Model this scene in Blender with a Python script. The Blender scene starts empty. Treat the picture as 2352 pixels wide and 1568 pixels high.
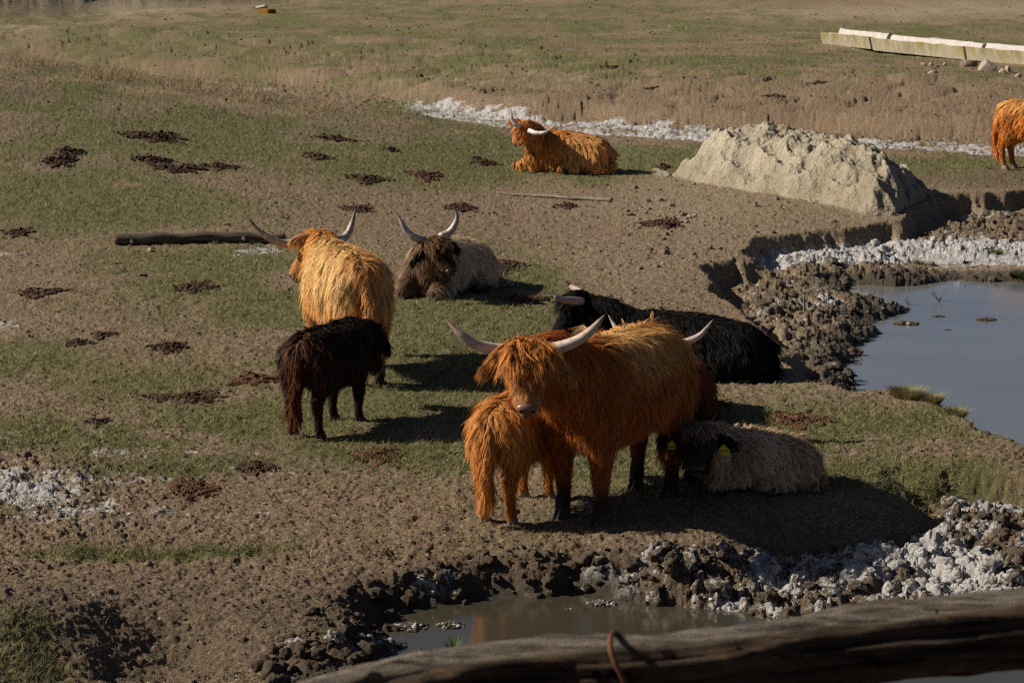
import bpy, bmesh, math, random
import numpy as np
from mathutils import Vector, Matrix
from mathutils.bvhtree import BVHTree
from mathutils.kdtree import KDTree

sc = bpy.context.scene
rad = math.radians
# ------------------------------------------------------------------ camera, world, sun, exposure
CAM_H = 3.5
PITCH = rad(9.2)
FPX = 85.0 / 36.0 * 2352.0
cd = bpy.data.cameras.new('camera')
cam = bpy.data.objects.new('camera', cd)
sc.collection.objects.link(cam)
cam.location = (0, 0, CAM_H)
cam.rotation_euler = (rad(90) - PITCH, 0, 0)
cd.lens = 85; cd.sensor_width = 36; cd.clip_start = 0.1; cd.clip_end = 5000
cd.dof.use_dof = True; cd.dof.focus_distance = 16.0; cd.dof.aperture_fstop = 9.0
sc.camera = cam

SUN_EL = rad(34); SUN_DIR = Vector((-math.cos(SUN_EL) * math.cos(rad(5)), math.cos(SUN_EL) * math.sin(rad(5)), math.sin(SUN_EL)))
w = bpy.data.worlds.new("World"); sc.world = w; w.use_nodes = True
nt = w.node_tree
sky = nt.nodes.new('ShaderNodeTexSky'); sky.sky_type = 'NISHITA'; sky.sun_disc = False
sky.sun_elevation = SUN_EL; sky.sun_rotation = math.atan2(SUN_DIR.x, SUN_DIR.y)
sky.air_density = 0.4; sky.dust_density = 1.0; sky.ozone_density = 1.0
bg = nt.nodes['Background']; bg.inputs['Strength'].default_value = 0.05
nt.links.new(sky.outputs[0], bg.inputs['Color'])
ld = bpy.data.lights.new('sun', 'SUN'); ld.energy = 5.0; ld.angle = rad(0.5); ld.color = (1.0, 0.91, 0.77)
sun = bpy.data.objects.new('sun', ld); sc.collection.objects.link(sun)
sun.rotation_euler = SUN_DIR.to_track_quat('Z', 'Y').to_euler()
sc.view_settings.view_transform = 'Standard'; sc.view_settings.look = 'None'
sc.view_settings.exposure = 0.28; sc.view_settings.gamma = 1.0
sc.cycles.use_denoising = False; sc.cycles.filter_width = 1.2
sc.cycles.max_bounces = 5; sc.cycles.diffuse_bounces = 2; sc.cycles.glossy_bounces = 3
sc.cycles.transparent_max_bounces = 6

# ------------------------------------------------------------------ helpers
CP, SP = math.cos(PITCH), math.sin(PITCH)
def ray(px, py):
    a = px - 1176.0; b = 784.0 - py
    return np.array([a, CP * FPX + SP * b, -SP * FPX + CP * b])
def AT(px, py, y):                       # world point seen at a picture point, y metres ahead
    d = ray(px, py); return np.array([0, 0, CAM_H]) + d * (y / d[1])
def GP(px, py, z=0.0):                   # world point on the level z
    d = ray(px, py); t = (z - CAM_H) / d[2]; return np.array([0, 0, CAM_H]) + d * t
def PROJ(x, y, z):
    dep = y * CP - (z - CAM_H) * SP
    up = y * SP + (z - CAM_H) * CP
    return 1176 + FPX * x / dep, 784 - FPX * up / dep

def tag(o, label=None, cat=None, group=None, kind=None):
    if label: o['label'] = label
    if cat: o['category'] = cat
    if group: o['group'] = group
    if kind: o['kind'] = kind
    return o
def empty(name, loc, rz=0.0):
    o = bpy.data.objects.new(name, None); sc.collection.objects.link(o)
    o.location = loc; o.rotation_euler = (0, 0, rz); o.empty_display_size = 0.2
    return o
def npmesh(name, V, F, mat, parent=None, col=None, smooth=True, attrs=None, matidx=None):
    """V (n,3), F list of equal-size face arrays (m,k) or list of them"""
    V = np.asarray(V, np.float32)
    Fs = F if isinstance(F, list) else [F]
    Fs = [np.asarray(f, np.int32) for f in Fs if len(f)]
    me = bpy.data.meshes.new(name)
    nl = sum(f.size for f in Fs); nf = sum(len(f) for f in Fs)
    me.vertices.add(len(V)); me.vertices.foreach_set('co', V.ravel())
    me.loops.add(nl); me.loops.foreach_set('vertex_index', np.concatenate([f.ravel() for f in Fs]))
    me.polygons.add(nf)
    tot = np.concatenate([np.full(len(f), f.shape[1], np.int32) for f in Fs])
    st = np.concatenate([[0], np.cumsum(tot)[:-1]]).astype(np.int32)
    me.polygons.foreach_set('loop_start', st)
    me.polygons.foreach_set('loop_total', tot)
    me.polygons.foreach_set('use_smooth', np.full(nf, smooth, bool))
    if matidx is not None: me.polygons.foreach_set('material_index', np.asarray(matidx, np.int32))
    me.update(calc_edges=True)
    A = dict(attrs or {})
    if col is not None: A['Col'] = col
    for k, c in A.items():
        c = np.asarray(c, np.float32)
        if c.shape[1] == 3: c = np.concatenate([c, np.ones((len(c), 1), np.float32)], 1)
        at = me.color_attributes.new(k, 'FLOAT_COLOR', 'POINT'); at.data.foreach_set('color', c.ravel())
    for m in (mat if isinstance(mat, (list, tuple)) else [mat]): me.materials.append(m)
    o = bpy.data.objects.new(name, me); sc.collection.objects.link(o)
    if parent: o.parent = parent
    return o

# ---- numpy noise
def _h(i, j, s):
    i = i.astype(np.int64); j = j.astype(np.int64)
    n = (i * 374761393 + j * 668265263 + s * 974634777) & 0xffffffff
    n = ((n ^ (n >> 13)) * 1274126177) & 0xffffffff
    n = (n ^ (n >> 16)) * 2246822519 & 0xffffffff
    return ((n ^ (n >> 15)) & 0xffffff) / float(0x1000000)
def vnoise(x, y, s=0):
    i = np.floor(x); j = np.floor(y); fx = x - i; fy = y - j
    fx = fx * fx * fx * (fx * (fx * 6 - 15) + 10); fy = fy * fy * fy * (fy * (fy * 6 - 15) + 10)
    a = _h(i, j, s); b = _h(i + 1, j, s); c = _h(i, j + 1, s); d = _h(i + 1, j + 1, s)
    return (a + (b - a) * fx) * (1 - fy) + (c + (d - c) * fx) * fy
def fbm(x, y, o=4, s=0, g=0.5):
    r = 0; a = 1.0; t = 0
    for k in range(o):
        ca, sa = math.cos(k * 1.3), math.sin(k * 1.3)
        r = r + a * vnoise((x * ca - y * sa) + 17.3 * k, (x * sa + y * ca) - 9.1 * k, s + k); t += a; a *= g; x = x * 2.03; y = y * 2.03
    return r / t
def worley(x, y, s=0):
    i = np.floor(x); j = np.floor(y); d1 = np.full(x.shape, 9.0); idv = np.zeros(x.shape)
    for a in (-1, 0, 1):
        for b in (-1, 0, 1):
            cx = i + a + _h(i + a, j + b, s); cy = j + b + _h(i + a, j + b, s + 7)
            d = (x - cx) ** 2 + (y - cy) ** 2
            m = d < d1; d1 = np.where(m, d, d1); idv = np.where(m, _h(i + a, j + b, s + 13), idv)
    return np.sqrt(d1), idv
def ss(a, b, x):
    t = np.clip((x - a) / (b - a), 0, 1); return t * t * (3 - 2 * t)
def clods(x, y, sc_, s):
    wx = x + 0.35 / sc_ * (fbm(x * sc_ * 1.3, y * sc_ * 1.3, 3, s + 50) - .5) * 2
    wy = y + 0.35 / sc_ * (fbm(x * sc_ * 1.3 + 40, y * sc_ * 1.3, 3, s + 60) - .5) * 2
    d, i = worley(wx * sc_, wy * sc_, s)
    return np.sqrt(np.clip(1 - (d / 0.75) ** 2, 0, 1)) * (0.3 + 0.7 * i)
def sdf(poly, x, y):                      # >0 inside
    P = np.asarray(poly, float); n = len(P)
    d = np.full(x.shape, 1e9); ins = np.zeros(x.shape, bool)
    for k in range(n):
        a = P[k]; b = P[(k + 1) % n]; e = b - a
        wx = x - a[0]; wy = y - a[1]
        t = np.clip((wx * e[0] + wy * e[1]) / (e @ e), 0, 1)
        dx = wx - e[0] * t; dy = wy - e[1] * t
        d = np.minimum(d, dx * dx + dy * dy)
        c = ((a[1] > y) != (b[1] > y)) & (x < (b[0] - a[0]) * (y - a[1]) / (b[1] - a[1] + 1e-12) + a[0])
        ins ^= c
    d = np.sqrt(d); return np.where(ins, d, -d)
def pline(pts, x, y):                     # distance to a polyline and side
    d = np.full(x.shape, 1e9); sd = np.zeros(x.shape)
    for a, b in zip(pts[:-1], pts[1:]):
        a = np.array(a); b = np.array(b); e = b - a
        wx = x - a[0]; wy = y - a[1]
        t = np.clip((wx * e[0] + wy * e[1]) / (e @ e), 0, 1)
        q = np.hypot(wx - e[0] * t, wy - e[1] * t); s = np.sign(e[0] * wy - e[1] * wx)
        sd = np.where(q < d, s, sd); d = np.minimum(d, q)
    return d, sd

# ------------------------------------------------------------------ terrain
ZP, ZQ = -0.35, -0.21                     # pond and puddle levels
g2 = lambda L, z=0: [tuple(GP(a, b, z)[:2]) for a, b in L]
POND = g2([(2900, 425), (2352, 438), (2150, 455), (2060, 500), (1900, 525), (1740, 540), (1690, 590), (1600, 612), (1640, 680), (1715, 735),
           (1760, 800), (1840, 868), (1950, 905), (2090, 902), (2150, 945), (2240, 990), (2352, 1018), (2900, 1120)])
PWAT = g2([(2900, 640), (2352, 646), (2200, 640), (2080, 655), (1940, 650), (1925, 668), (1975, 700), (2040, 712), (1960, 745), (1990, 765), (1935, 800), (1915, 840),
           (1925, 880), (1960, 925), (2150, 1000), (2300, 1060), (2900, 1160)], ZP)
LOW = g2([(380, 1740), (460, 1540), (560, 1400), (760, 1296), (1000, 1246), (1200, 1228), (1400, 1220), (1560, 1206), (1700, 1192), (1900, 1172), (2060, 1128),
          (2078, 1088), (2200, 1084), (2352, 1086), (2900, 1095), (2900, 2200), (400, 2200)])
PUD = g2([(840, 1640), (895, 1540), (880, 1495), (820, 1450), (905, 1408), (1080, 1388), (1150, 1370), (1290, 1378), (1320, 1350), (1440, 1345), (1450, 1372),
          (1560, 1402), (1700, 1418), (1760, 1432), (1950, 1475), (2060, 1525), (2352, 1530), (3000, 1560), (3000, 2100), (840, 2100)], ZQ)
DITCH = [(-60, 95), (-25, 80), (-9, 68), (-6.9, 65.5), (-3.4, 58), (-1.7, 54.5), (1.1, 51.3), (3.7, 49.2), (6.5, 46.8), (9.6, 45), (14, 44), (60, 48)]

def Hbase(x, y):
    z = 0.10 * (fbm(x * .35, y * .35, 3, 3) - .5)
    hill = np.clip(-0.160 * x + .0, 0, 2.6) + .04
    z = z + hill * ss(25, 45, y) * (1 - ss(45.5, 56, y))
    d, s = pline(DITCH, x, y)
    dd = d * s                            # + on the far side
    dw = dd + 1.2 * (fbm(x * .4, y * .4, 3, 11) - .5)
    z = z - 0.34 * ss(-4.2, -2.2, dw) * (1 - ss(1.9, 3.2, dw)) * ss(0, 60, 60 - np.abs(x))
    far = ss(2.0, 11.0, dw)
    z = z + far * (0.50 + 0.35 * (fbm(x * .3, y * .3, 3, 21) - .5)) * (dd > 0)
    yy = np.clip(y - 65, 0, None)
    z = z + 0.015 * np.clip(y - 65, 0, 60) * (dd > 0) + 0.05 * np.clip(y - 108, 0, 200) * (1 + .6 * (fbm(x * .02, y * .02, 3, 5) - .5)) * (y > 108)
    # eroded bank, far left
    cy = (y - 92.6 - (x + 19.5) * 2.03) / 2.26
    cl = ss(-1.0, 6.0, cy) * ss(0, -3, x)
    z = z + cl * (2.6 + 2.6 * (fbm(x * .5, y * .3, 5, 31) - .5) + 1.2 * np.abs(fbm(x * 1.1, y * .5, 4, 32) - .5))
    # embankment the fence stands on, and the grassy hump at the lower left
    z = z + 1.75 * (1 - ss(4.2, 10.6, y))
    hx = x + 2.50 - .12 * (y - 12.0)
    hx = hx + .7 * (fbm(x * 1.8, y * 1.8, 4, 15) - .5)
    z = z + 0.20 * (1 - ss(-.35, 1.1, hx)) * (1 - ss(12.3, 13.1, y + .2 * (x + 2.5))) * ss(-8, -4, x)
    return z
HOLE = GP(330, 1500)[:2]; SL = GP(40, 1140)[:2]
def Hfull(x, y, fine=True):
    z = Hbase(x, y)
    n1 = fbm(x * 1.6, y * 1.6, 3, 41) - .5
    n2 = fbm(x * 5, y * 5, 3, 42) - .5
    sp = sdf(POND, x, y) + .28 * n1 + .10 * n2
    gul = 0.05 + .40 * ss(.5, .8, fbm(x * 2.2, y * .9, 3, 49))
    dp = ss(0, 0.20 + gul, sp)
    sw = sdf(PWAT, x, y) + .25 * n1 + .16 * n2
    bed = -0.29 - 0.14 * ss(-.35, .45, sw) - .2 * ss(.8, 3, sw)
    bed = bed + 0.10 * ss(-2.6, -1.4, sw) * (1 - ss(-1.3, -.5, sw)) * ss(26, 29, y) * .6
    z = z * (1 - dp) + bed * dp
    sl = sdf(LOW, x, y) + .30 * n1 + .12 * n2
    wl = 0.95 - .65 * ss(1.0, 2.0, x)
    dl = ss(-.15, wl, sl)
    sq = sdf(PUD, x, y) + .22 * n1 + .12 * n2
    bed2 = -0.13 - .09 * ss(.6, 1.8, x) - .20 * ss(-.28, .15, sq)
    near = ss(10.9, 10.2, y)
    bed2 = bed2 * (1 - near) + np.maximum(z, bed2) * near
    z = z * (1 - dl) + bed2 * dl
    # hollow
    z = z - 0.20 * np.exp(-(((x - HOLE[0]) / .42) ** 2 + ((y - HOLE[1]) / .7) ** 2))
    mud = masks_mud(x, y, sp, sw, sl, sq)
    if fine:
        c1 = clods(x, y, 3.2, 71); c2 = clods(x, y, 7.5, 72); c3 = clods(x, y, 17.0, 73)
        f4 = fbm(x * 45, y * 45, 3, 74) - .5
        rel = (.105 * c1 + .075 * c2 + .045 * c3 + .035 * f4 + .05 * (fbm(x * 14, y * 14, 4, 75) - .5))
        under = np.maximum(ss(0.0, .35, sw) * .8, ss(-.22, .12, sq) * .95)
        ld_ = np.exp(-(((x - SL[0]) / 1.0) ** 2 + ((y - SL[1]) / 1.5) ** 2))
        z = z + mud * (rel - .035) * (1 - under) * (1 - .45 * ss(.8, -.6, x) * (y < 15.5)) + .45 * ld_ * (rel - .03)
        gr = (1 - mud)
        hum = fbm(x * 9, y * 9, 4, 81)
        nearf = 1 - ss(60, 90, y)
        z = z + gr * nearf * (.034 * (hum - .5) + .014 * np.clip(c3 - .35, 0, 1) * ss(.4, .65, fbm(x * 1.1, y * 1.1, 2, 83)) + .026 * (fbm(x * 21, y * 21, 3, 84) - .5) + .016 * f4)
        scar = dp * (1 - ss(.3, .7, sp)) * (1 - dp) * 4
        z = z + scar * .05 * (fbm(x * 14, y * 14, 3, 85) - .5)
        # lumpy brown far bank and scattered tussocks
        d, s = pline(DITCH, x, y)
        bk = ss(1.5, 3, d * s) * (1 - ss(8, 13, d * s))
        z = z + bk * .16 * clods(x, y, .9, 91) + (1 - nearf) * .06 * (fbm(x * 1.2, y * 1.2, 4, 92) - .5)
        dt = ss(2.6, 2.0, d)
        z = z + dt * (.055 * clods(x, y, 2.6, 93) + .06 * clods(x, y, 6.5, 94))
    return z
def masks_mud(x, y, sp, sw, sl, sq):
    a = ss(0.22, .6, sp) * ss(.4, -.1, sw) * (1 - .93 * ss(27.6, 28.8, y - .18 * (x - 5)) * ss(-1.5, -.9, sw) * ss(4.3, 5.2, x))
    b = ss(.1, .55, sl) * ss(.3, 0, sq)
    return np.clip(np.maximum(a, b), 0, 1)
def G(L, pu, pv):
    m = np.zeros(pu.shape)
    for (cx, cy, rx, ry, s) in L:
        m = np.maximum(m, s * np.exp(-(((pu - cx) / rx) ** 2 + ((pv - cy) / ry) ** 2) ** 1.3)) if s > 0 else m * (1 + s * np.exp(-(((pu - cx) / rx) ** 2 + ((pv - cy) / ry) ** 2) ** 1.3))
    return m
GREEN = [(1300, 150, 1600, 60, .72), (900, 200, 900, 60, .62), (1750, 200, 900, 40, .5), (40, 1500, 130, 90, .9), (1200, 60, 3000, 110, .72), (1300, 125, 1500, 60, .70), (700, 100, 500, 40, .5), (300, 60, 500, 30, .7), (1900, 160, 700, 50, .6), (450, 130, 350, 22, .8), (1500, 40, 200, 10, .5), (2100, 85, 220, 14, .95),
         (500, 290, 700, 90, .75), (150, 220, 420, 75, .85), (1000, 200, 500, 30, .4), (250, 480, 300, 60, .8), (900, 260, 260, 40, .85), (1080, 330, 200, 50, .9), (1000, 380, 350, 50, .7), (1500, 370, 200, 35, .85), (1700, 340, 200, 14, .7), (1350, 400, 90, 25, .7),
         (2150, 382, 250, 22, .95), (450, 620, 330, 70, .62), (150, 440, 300, 60, .55), (650, 700, 300, 60, .6), (1000, 770, 300, 90, .9), (1230, 640, 120, 60, .7), (1150, 700, 100, 50, .6), (950, 900, 300, 90, .8),
         (200, 1010, 400, 45, .55), (620, 960, 300, 70, .5), (350, 880, 300, 50, .4), (950, 1040, 250, 40, .75), (400, 1070, 260, 25, .6), (1500, 1060, 260, 70, .8), (1900, 980, 420, 60, .55), (2050, 1080, 240, 40, .7),
         (330, 1272, 420, 18, 1.0), (950, 1275, 300, 14, .45), (40, 1440, 110, 90, .8), (250, 1400, 200, 80, .2), (1700, 1190, 320, 30, .45), (1500, 1210, 160, 14, .5), (2110, 950, 90, 30, .7), (60, 820, 200, 50, .45),
         (1250, 560, 200, 25, .3)]
NOGR = [(1250, 215, 1200, 26, -.35), (2000, 262, 600, 40, -.55), (1200, 240, 500, 24, -.4), (2150, 20, 500, 30, -.8), (200, 0, 420, 32, -.95), (60, 205, 120, 20, -.6),
        (1500, 520, 300, 90, -.9), (1450, 640, 150, 60, -.7), (900, 1180, 700, 60, -.85), (900, 1360, 700, 70, -.9), (300, 560, 400, 25, -.5), (2200, 410, 250, 22, -.9), (150, 640, 250, 40, -.5)]
SALT = [(20, 1130, 190, 62, .66), (120, 1170, 220, 45, .5), (250, 1090, 200, 25, .4), (300, 1040, 240, 22, .38), (0, 1010, 120, 22, .35), (0, 750, 60, 25, .5), (0, 580, 50, 8, .5), (590, 580, 75, 18, .5), (620, 555, 40, 6, .4),
        (450, 1180, 300, 25, .32), (640, 1090, 200, 15, .28), (1540, 60, 30, 4, .4), (450, 202, 30, 3, .6), (600, 211, 40, 3, .5), (1600, 1190, 60, 8, .2)]
CLAY = [(180, 8, 420, 38, 1.0), (60, 72, 160, 6, .9), (800, 3, 500, 8, .35), (2050, 28, 380, 16, .9), (2250, 20, 260, 26, .8), (1900, 42, 250, 8, .7), (1000, 192, 120, 9, .8), (1300, 195, 130, 8, .5), (1600, 470, 240, 90, .55), (2000, 460, 260, 60, .6),
        (1700, 540, 300, 60, .35), (1500, 600, 250, 60, .3), (1780, 780, 120, 100, .5), (1850, 870, 100, 40, .6)]
DRY = [(60, 152, 150, 12, .95), (230, 178, 170, 14, .95), (400, 205, 160, 14, .95), (560, 232, 150, 13, .95), (720, 256, 150, 12, .85), (880, 280, 140, 11, .75), (1030, 303, 110, 10, .6), (1980, 108, 160, 14, .9), (1250, 215, 1300, 50, .30), (2000, 270, 600, 50, .34), (1700, 60, 900, 60, .3), (600, 150, 900, 30, .3),
       (60, 1500, 160, 80, .6), (2080, 925, 90, 22, .8), (2190, 970, 60, 14, .8), (1300, 175, 300, 8, .6), (250, 750, 400, 60, .35), (100, 900, 300, 60, .3)]
def fields(x, y):
    z0 = Hbase(x, y); pu, pv = PROJ(x, y, z0)
    n1 = fbm(x * 1.6, y * 1.6, 3, 41) - .5; n2 = fbm(x * 5, y * 5, 3, 42) - .5
    sp = sdf(POND, x, y) + .28 * n1 + .10 * n2; sw = sdf(PWAT, x, y) + .25 * n1 + .16 * n2
    sl = sdf(LOW, x, y) + .30 * n1 + .12 * n2; sq = sdf(PUD, x, y) + .22 * n1 + .12 * n2
    m = masks_mud(x, y, sp, sw, sl, sq)
    wp = 60 * (fbm(x * .8, y * .5, 3, 101) - .5); wq = 30 * (fbm(x * .8, y * .5, 3, 102) - .5)
    sc_ = np.clip(pv / 600, .25, 1.3)
    gu, gv = pu + wp * sc_ * 1.5, pv + wq * sc_
    low = ss(0.05, .3, sp) ; low2 = ss(0.1, .5, sl)
    green = G(GREEN + NOGR, gu, gv)
    green = green * (1 - low) * (1 - low2)
    stk = fbm(x * .25, y * .9, 4, 112); green = np.clip(green * 1.15 + .26 * (pv < 1250) * (pv > 330) * (1 - G([(1500, 540, 300, 110, 1), (1500, 640, 150, 60, 1)], gu, gv)), 0, 1.1) * (1 - low) * (1 - low2) + 0; green = green * ss(.25, .55, fbm(x * 1.7, y * 1.0, 5, 111) * .75 + green * .25) ; green = green * np.where(pv < 330, .55 + .6 * ss(.35, .6, fbm(x * .9, y * .35, 5, 113)), 1); green = green * np.where(pv < 200, ss(.15, .5, stk), 1)
    d, s = pline(DITCH, x, y)
    salt = G(SALT, gu, gv)
    ditch = ss(2.5, 1.6, d * np.where(x > 6.0, 1.7, 1) + 1.6 * (fbm(x * 1.2, y * 1.2, 4, 115) - .5)) * (.45 + .6 * ss(.35, .6, fbm(x * 2.5, y * 1.6, 4, 119))) * ss(-3.4, -1.6, x + .0) * np.where(x > 6.5, .9, 1)
    ditch = np.maximum(ditch * (d * s > -2.9), 0)
    salt = np.maximum(salt, ditch * .95)
    # salt crust round the water
    wet = np.maximum(ss(-.50, .0, sw) * low, ss(-.12, .03, sq) * low2)
    sh = m * low
    north = ss(27.5, 29.0, y - .30 * (x - 3.6))
    ridge = north * ss(-3.2, -2.2, sw) * (1 - ss(-1.0, -.35, sw)) * low * (sw > -9)
    salt = np.maximum(salt, ridge * 1.0)
    salt = np.maximum(salt, low * (1 - north) * m * .28)
    salt = np.maximum(salt, low * ss(.5, .75, fbm(x * 1.5, y * 1.5, 3, 117)) * .45 * (1 - wet))
    right = ss(-.9, 3.4, x + .9 * (fbm(x * 1.1, y * 1.1, 3, 118) - .5))
    pt = fbm(x * 1.9, y * 1.9, 4, 121); salt = np.maximum(salt, low2 * ss(.05, .5, sl) * (.27 + .26 * right + 1.9 * (pt - .5)) * (1 - ss(.10, .25, sq)))
    clay = np.maximum(G(CLAY, gu, gv), low * .5 * (1 - sh))
    clay = clay * (1 - .6 * low2)
    dry = G(DRY, gu, gv) * (1 - low2) * (1 - low)
    dark = np.maximum(low2 * (1 - .4 * right) * .9, .4 * low * sh)
    dark = np.maximum(dark, G([(300, 1450, 500, 150, .6), (900, 1400, 600, 60, .6), (40, 215, 90, 10, .5), (2200, 410, 260, 22, .8), (250, 480, 300, 40, .3)], gu, gv))
    rr = G([(1300, 220, 1200, 50, .55), (2000, 265, 700, 60, .6), (1100, 1270, 500, 60, .6), (750, 1170, 400, 60, .4), (600, 180, 500, 20, .5), (300, 150, 400, 22, .5), (1650, 30, 700, 22, .5)], gu, gv)
    return dict(green=green, salt=salt, wet=wet, clay=clay, dry=dry, dark=dark, red=rr, mud=m, sw=sw, sq=sq, pu=pu, pv=pv)
# ------------------------------------------------------------------ node materials
def newmat(name):
    m = bpy.data.materials.new(name); m.use_nodes = True; nt = m.node_tree
    return m, nt, nt.nodes['Principled BSDF']
class NB:
    def __init__(s, nt): s.nt = nt; s.co = None
    def n(s, t, **k):
        q = s.nt.nodes.new(t)
        for a, b in k.items(): setattr(q, a, b)
        return q
    def put(s, sock, v):
        if hasattr(v, 'is_output'): s.nt.links.new(v, sock)
        else: sock.default_value = v
    def obj(s):
        if s.co is None: s.co = s.n('ShaderNodeTexCoord').outputs['Object']
        return s.co
    def noise(s, sc_, det=4, rough=.6, vec=None, dist=0):
        q = s.n('ShaderNodeTexNoise'); q.inputs['Scale'].default_value = sc_; q.inputs['Detail'].default_value = det
        q.inputs['Roughness'].default_value = rough; q.inputs['Distortion'].default_value = dist
        s.nt.links.new(vec if vec is not None else s.obj(), q.inputs['Vector']); return q.outputs['Fac']
    def vor(s, sc_, vec=None, feat='F1'):
        q = s.n('ShaderNodeTexVoronoi'); q.feature = feat; q.inputs['Scale'].default_value = sc_
        s.nt.links.new(vec if vec is not None else s.obj(), q.inputs['Vector']); return q.outputs['Distance']
    def mix(s, f, a, b):
        q = s.n('ShaderNodeMix', data_type='RGBA')
        s.put(q.inputs[0], f)
        s.put(q.inputs[6], a if not isinstance(a, tuple) else (*a, 1)[:4]); s.put(q.inputs[7], b if not isinstance(b, tuple) else (*b, 1)[:4])
        return q.outputs[2]
    def m(s, op, a, b=0.0, c=0.0):
        q = s.n('ShaderNodeMath', operation=op); s.put(q.inputs[0], a); s.put(q.inputs[1], b)
        if op in ('MULTIPLY_ADD',): s.put(q.inputs[2], c)
        return q.outputs[0]
    def ramp(s, v, a, b):
        q = s.n('ShaderNodeMapRange'); q.clamp = True; s.put(q.inputs[0], v); q.inputs[1].default_value = a; q.inputs[2].default_value = b; return q.outputs[0]
    def attr(s, name): return s.n('ShaderNodeVertexColor', layer_name=name).outputs
    def bump(s, bs, h, st, d):
        q = s.n('ShaderNodeBump'); q.inputs['Strength'].default_value = st; q.inputs['Distance'].default_value = d
        s.put(q.inputs['Height'], h); s.nt.links.new(q.outputs[0], bs.inputs['Normal'])
    def sep(s, c):
        q = s.n('ShaderNodeSeparateColor'); s.nt.links.new(c, q.inputs[0]); return q.outputs
def vcol_mat(name, rough=.9, spec=.2, trans=0.0, nscale=None, namp=.3, bump=None):
    m, nt, bs = newmat(name); b = NB(nt)
    c = b.attr('Col')[0]
    if nscale:
        f = b.ramp(b.noise(nscale, 5), .25, .75)
        v = b.m('MULTIPLY_ADD', f, 2 * namp, 1 - namp)
        q = b.n('ShaderNodeVectorMath', operation='SCALE'); b.put(q.inputs[0], c); b.put(q.inputs['Scale'], v); c = q.outputs[0]
    nt.links.new(c, bs.inputs['Base Color'])
    bs.inputs['Roughness'].default_value = rough; bs.inputs['Specular IOR Level'].default_value = spec
    if bump: b.bump(bs, b.noise(bump[0], 5), bump[1], bump[2])
    if trans:
        t = b.n('ShaderNodeBsdfTranslucent'); nt.links.new(c, t.inputs[0]); x = b.n('ShaderNodeMixShader'); x.inputs[0].default_value = trans
        nt.links.new(bs.outputs[0], x.inputs[1]); nt.links.new(t.outputs[0], x.inputs[2]); nt.links.new(x.outputs[0], nt.nodes['Material Output'].inputs[0])
    return m
def flat_mat(name, c, rough=.6, spec=.4, nscale=None, namp=.3, bump=None, c2=None):
    m, nt, bs = newmat(name); b = NB(nt)
    if nscale:
        c2 = c2 or tuple(v * (1 - namp) for v in c)
        nt.links.new(b.mix(b.ramp(b.noise(nscale, 5), .35, .65), c, c2), bs.inputs['Base Color'])
    else: bs.inputs['Base Color'].default_value = (*c, 1)
    bs.inputs['Roughness'].default_value = rough; bs.inputs['Specular IOR Level'].default_value = spec
    if bump: b.bump(bs, b.noise(bump[0], 5), bump[1], bump[2])
    return m
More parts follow.
